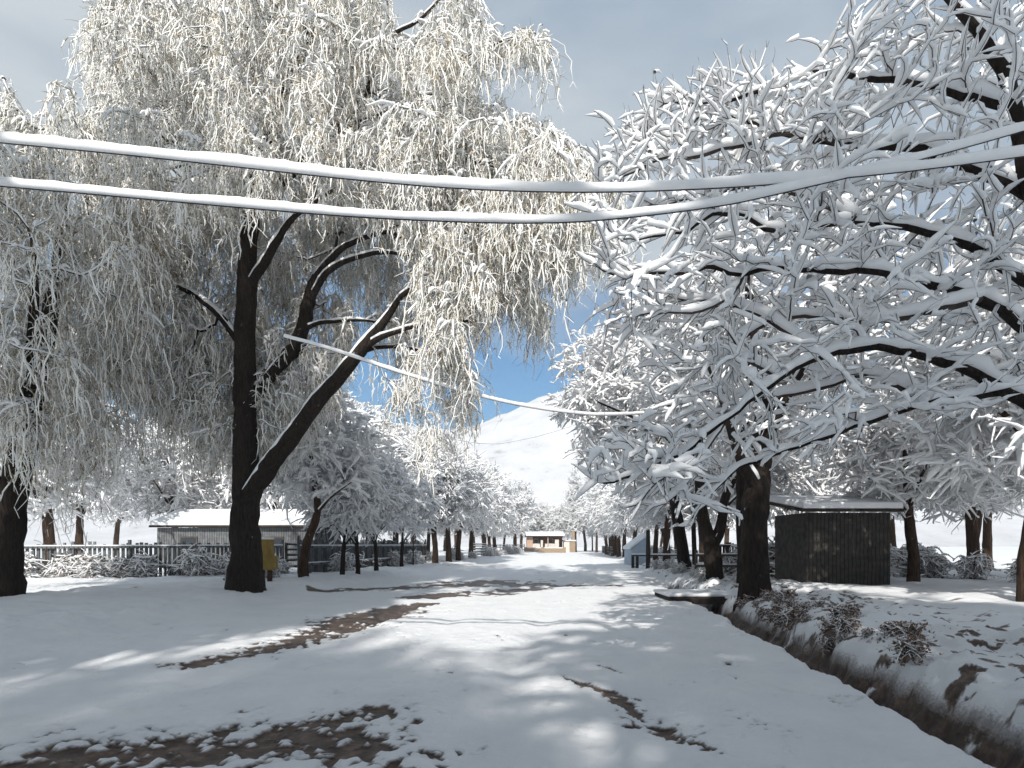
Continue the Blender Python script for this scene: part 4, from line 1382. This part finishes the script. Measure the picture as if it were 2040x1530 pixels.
# ------------------------------------------------------------------ shrubs under the trees
def shrub_proto(name, h, w, n, label, snow_h=0.03, stems=10, leaves=0.5):
    limbs = []
    for i in range(stems):
        a = RNG.uniform(0, 6.28)
        d = RNG.uniform(0.15, 0.6) * w
        limbs.append(smooth_line([(0.1 * math.cos(a), 0.1 * math.sin(a), -0.1), (d * 0.5 * math.cos(a), d * 0.5 * math.sin(a), h * 0.4), (d * math.cos(a), d * math.sin(a), h * 0.75)],
                                 [0.014, 0.011, 0.006], 0.14))
    tg = ellipsoid((0, 0, h * 0.5), (w, w, h * 0.52), n, 0.2, 0.1)
    # shrubs may sprout low
    pos_shift = 1.7
    g = grow([(l + [0, 0, pos_shift], r) if False else (l, r) for l, r in limbs], tg, 0.16, 0.1, 0.004, 0.45, 0.08) if False else None
    root = empty(name, (0, 0, 0))
    tag(root, label, 'shrub')
    cr, sn = MB(), MB()
    P, R, c = flat_list([l for l, r in limbs], [r for l, r in limbs])
    tube(cr, P, R, c, 4)
    k = RNG.integers(0, len(P), n)
    src = P[k]
    D = unit(tg[RNG.integers(0, len(tg), n)] - src + RNG.normal(0, 0.1, (n, 3)))
    L = RNG.uniform(0.25, 0.8, n) * w
    TP, TR = twigs(src, D, L, 5, 0.3, 0.25, 0.006)
    p, r, c = flat(TP, TR)
    tube(cr, p, r, c, 3)
    snow_on(sn, p, r, c, snow_h, 5, 0, 0.1)
    if leaves:
        nn = int(n * leaves * 6)
        ii = RNG.integers(0, n, nn)
        a = TP[ii, RNG.integers(1, 5, nn)]
        d3 = unit(RNG.normal(0, 1, (nn, 3)))
        b = a + d3 * RNG.uniform(0.05, 0.12, (nn, 1))
        w3 = unit(np.cross(d3, RNG.normal(0, 1, (nn, 3)))) * RNG.uniform(0.012, 0.03, (nn, 1))
        mid = (a + b) / 2
        cr.add(np.stack([a, mid - w3, b, mid + w3], 1).reshape(-1, 3), np.arange(nn * 4).reshape(-1, 4), 1)
    cr.build('branches', [M['twig'], M['dead_leaf']], root, True)
    sn.build('snow_cover', M['branch_snow'], root, True)
    return root


sA = shrub_proto('shrub', 1.0, 0.8, 260, 'x', 0.035)
sB = shrub_proto('shrub', 0.42, 0.45, 150, 'x', 0.011, 8, 0.7)
used = set()


def shrub(pr, x, y, sc, label, group):
    loc = (x, y, gh(x, y) - 0.02)
    if pr.name not in used:
        used.add(pr.name)
        pr.location = loc
        pr.scale = (sc, sc, sc)
        return tag(pr, label, None, group)
    return copy_tree(pr, loc, RNG.uniform(0, 6.28), sc, label, group)


for i in range(30):
    y = RNG.uniform(6.5, 15.5)
    shrub(sB, 3.85 + 0.13 * y + abs(RNG.normal(0, 0.5)), y, RNG.uniform(0.3, 0.7), 'small dead tuft sprinkled with snow on the far bank of the ditch', 'tufts on the ditch bank')
for i in range(22):
    y = RNG.uniform(19, 36)
    shrub(sA, 3.9 + 0.13 * y + abs(RNG.normal(0, 0.9)), y, RNG.uniform(0.32, 0.62), 'dark leafless bush powdered with snow between the ditch trunks', 'bushes between the ditch trunks')
for i in range(20):
    y = RNG.uniform(21, 46)
    shrub(sA, -11.9 + 0.13 * y - abs(RNG.normal(0, 1.3)), y, RNG.uniform(0.6, 1.3), 'shaded bush powdered with snow along the yards behind the small trees', 'bushes along the yards')
for i in range(26):
    x = RNG.uniform(9.2, 19)
    shrub(sA, x, RNG.uniform(23.2, 27) - 0.25 * (x - 9), RNG.uniform(0.9, 1.9), 'tall snowy bush in the yard beyond the dark shed', 'bushes in the yard beyond the shed')
for i in range(34):
    x = RNG.uniform(-21, -10.2)
    shrub(sA, x, 23.6 + 0.4 * (x + 17) + RNG.normal(-0.4, 0.5), RNG.uniform(0.6, 1.35), 'low snowy bush along the board fence near the second willow', 'bushes along the willow fence')
for i in range(14):
    y = RNG.uniform(48, 95)
    shrub(sA, -10.8 + 0.13 * y - abs(RNG.normal(0, 1.0)), y, RNG.uniform(0.8, 1.5), 'snowy bush under the sunlit row near the small gate', 'bushes under the sunlit row')
for i in range(14):
    y = RNG.uniform(45, 110)
    shrub(sA, 6.2 + 0.13 * y + abs(RNG.normal(0, 1.2)), y, RNG.uniform(0.9, 1.7), 'pale bush beyond the footbridge', 'bushes beyond the footbridge')

# ------------------------------------------------------------------ air
mb = MB()
mb.box(-960, 960, -70, 1000, -6, 150)
m = bpy.data.materials.new('thin_haze')
m.use_nodes = True
nt = m.node_tree
nt.nodes.remove(nt.nodes['Principled BSDF'])
pv = nt.nodes.new('ShaderNodeVolumePrincipled')
pv.inputs['Color'].default_value = (0.93, 0.95, 0.98, 1)
pv.inputs['Density'].default_value = 0.0009
nt.links.new(pv.outputs['Volume'], nt.nodes['Material Output'].inputs['Volume'])
tag(mb.build('haze', m), 'thin pale winter haze fading the far mountain', kind='stuff')

# ------------------------------------------------------------------ sky, sun, camera
w = bpy.data.worlds.new('World')
S.world = w
w.use_nodes = True
nt = w.node_tree
bg = nt.nodes['Background']
sky = nt.nodes.new('ShaderNodeTexSky')
sky.sky_type = 'NISHITA'
sky.sun_disc = False
sky.sun_elevation = SUN_EL
sky.sun_rotation = math.atan2(-SUN_DIR.x, -SUN_DIR.y)
sky.altitude = 1500
tc = nt.nodes.new('ShaderNodeTexCoord')
mp = nt.nodes.new('ShaderNodeMapping')
mp.inputs['Scale'].default_value = (1.6, 1.6, 5.0)
mp.inputs['Location'].default_value = (0.4, 0.0, 0.3)
nt.links.new(tc.outputs['Generated'], mp.inputs['Vector'])
cn = nt.nodes.new('ShaderNodeTexNoise')
cn.inputs['Scale'].default_value = 1.5
cn.inputs['Detail'].default_value = 6
cn.inputs['Roughness'].default_value = 0.5
nt.links.new(mp.outputs['Vector'], cn.inputs['Vector'])
sx = nt.nodes.new('ShaderNodeSeparateXYZ')
nt.links.new(tc.outputs['Generated'], sx.inputs[0])
# the cloud deck thins out towards the horizon, where blue shows
ma = nt.nodes.new('ShaderNodeMath'); ma.operation = 'MULTIPLY_ADD'
nt.links.new(cn.outputs['Fac'], ma.inputs[0]); ma.inputs[1].default_value = 0.35
nt.links.new(sx.outputs['Z'], ma.inputs[2])
# unseen overcast added behind the viewpoint, down to the horizon, to whiten the shade
m2 = nt.nodes.new('ShaderNodeMath'); m2.operation = 'MULTIPLY_ADD'
nt.links.new(sx.outputs['Y'], m2.inputs[0]); m2.inputs[1].default_value = -0.28; m2.inputs[2].default_value = 0.265
m3 = nt.nodes.new('ShaderNodeMath'); m3.operation = 'ADD'
nt.links.new(ma.outputs[0], m3.inputs[0]); nt.links.new(m2.outputs[0], m3.inputs[1])
mask = ramp(nt, m3.outputs[0], [(0.50, (0, 0, 0)), (0.66, (1, 1, 1))])
cc = ramp(nt, cn.outputs['Fac'], [(0.32, (3.2, 4.1, 5.2)), (0.66, (5.9, 6.5, 7.0))])
blue = nt.nodes.new('ShaderNodeMix'); blue.data_type = 'RGBA'; blue.blend_type = 'MULTIPLY'
blue.inputs['Factor'].default_value = 1.0
blue.inputs['B'].default_value = (0.36, 1.08, 1.38, 1)
nt.links.new(sky.outputs['Color'], blue.inputs['A'])
mx = nt.nodes.new('ShaderNodeMix'); mx.data_type = 'RGBA'
nt.links.new(mask.outputs['Color'], mx.inputs['Factor'])
nt.links.new(blue.outputs['Result'], mx.inputs['A'])
nt.links.new(cc.outputs['Color'], mx.inputs['B'])
nt.links.new(mx.outputs['Result'], bg.inputs['Color'])
bg.inputs['Strength'].default_value = 0.095

sl = bpy.data.lights.new('sun', 'SUN')
sl.energy = 4.6
sl.angle = math.radians(0.8)
sl.color = (1.0, 0.955, 0.885)
so = bpy.data.objects.new('sun', sl)
so.rotation_euler = SUN_DIR.to_track_quat('-Z', 'Y').to_euler()
so.location = (0, -20, 40)
COL.objects.link(so)

cam = bpy.data.cameras.new('camera')
cam.sensor_fit = 'HORIZONTAL'
cam.sensor_width = 36
cam.lens = 36 * F / 2040
cam.shift_y = (HY - 765) / 2040
cam.clip_end = 4000
co = bpy.data.objects.new('camera', cam)
co.location = (0, 0, EYE)
co.rotation_euler = (math.pi / 2, 0, 0)
COL.objects.link(co)
S.camera = co

S.view_settings.view_transform = 'Standard'
S.view_settings.look = 'None'
S.view_settings.gamma = 1
S.view_settings.exposure = 0.16
S.cycles.max_bounces = 6
S.cycles.diffuse_bounces = 4
S.cycles.use_denoising = True
S.cycles.denoiser = 'OPENIMAGEDENOISE'
S.cycles.denoising_input_passes = 'RGB_ALBEDO_NORMAL'
S.cycles.denoising_prefilter = 'ACCURATE'
S.render.film_transparent = False
print('faces', sum(len(m.polygons) for m in bpy.data.meshes))
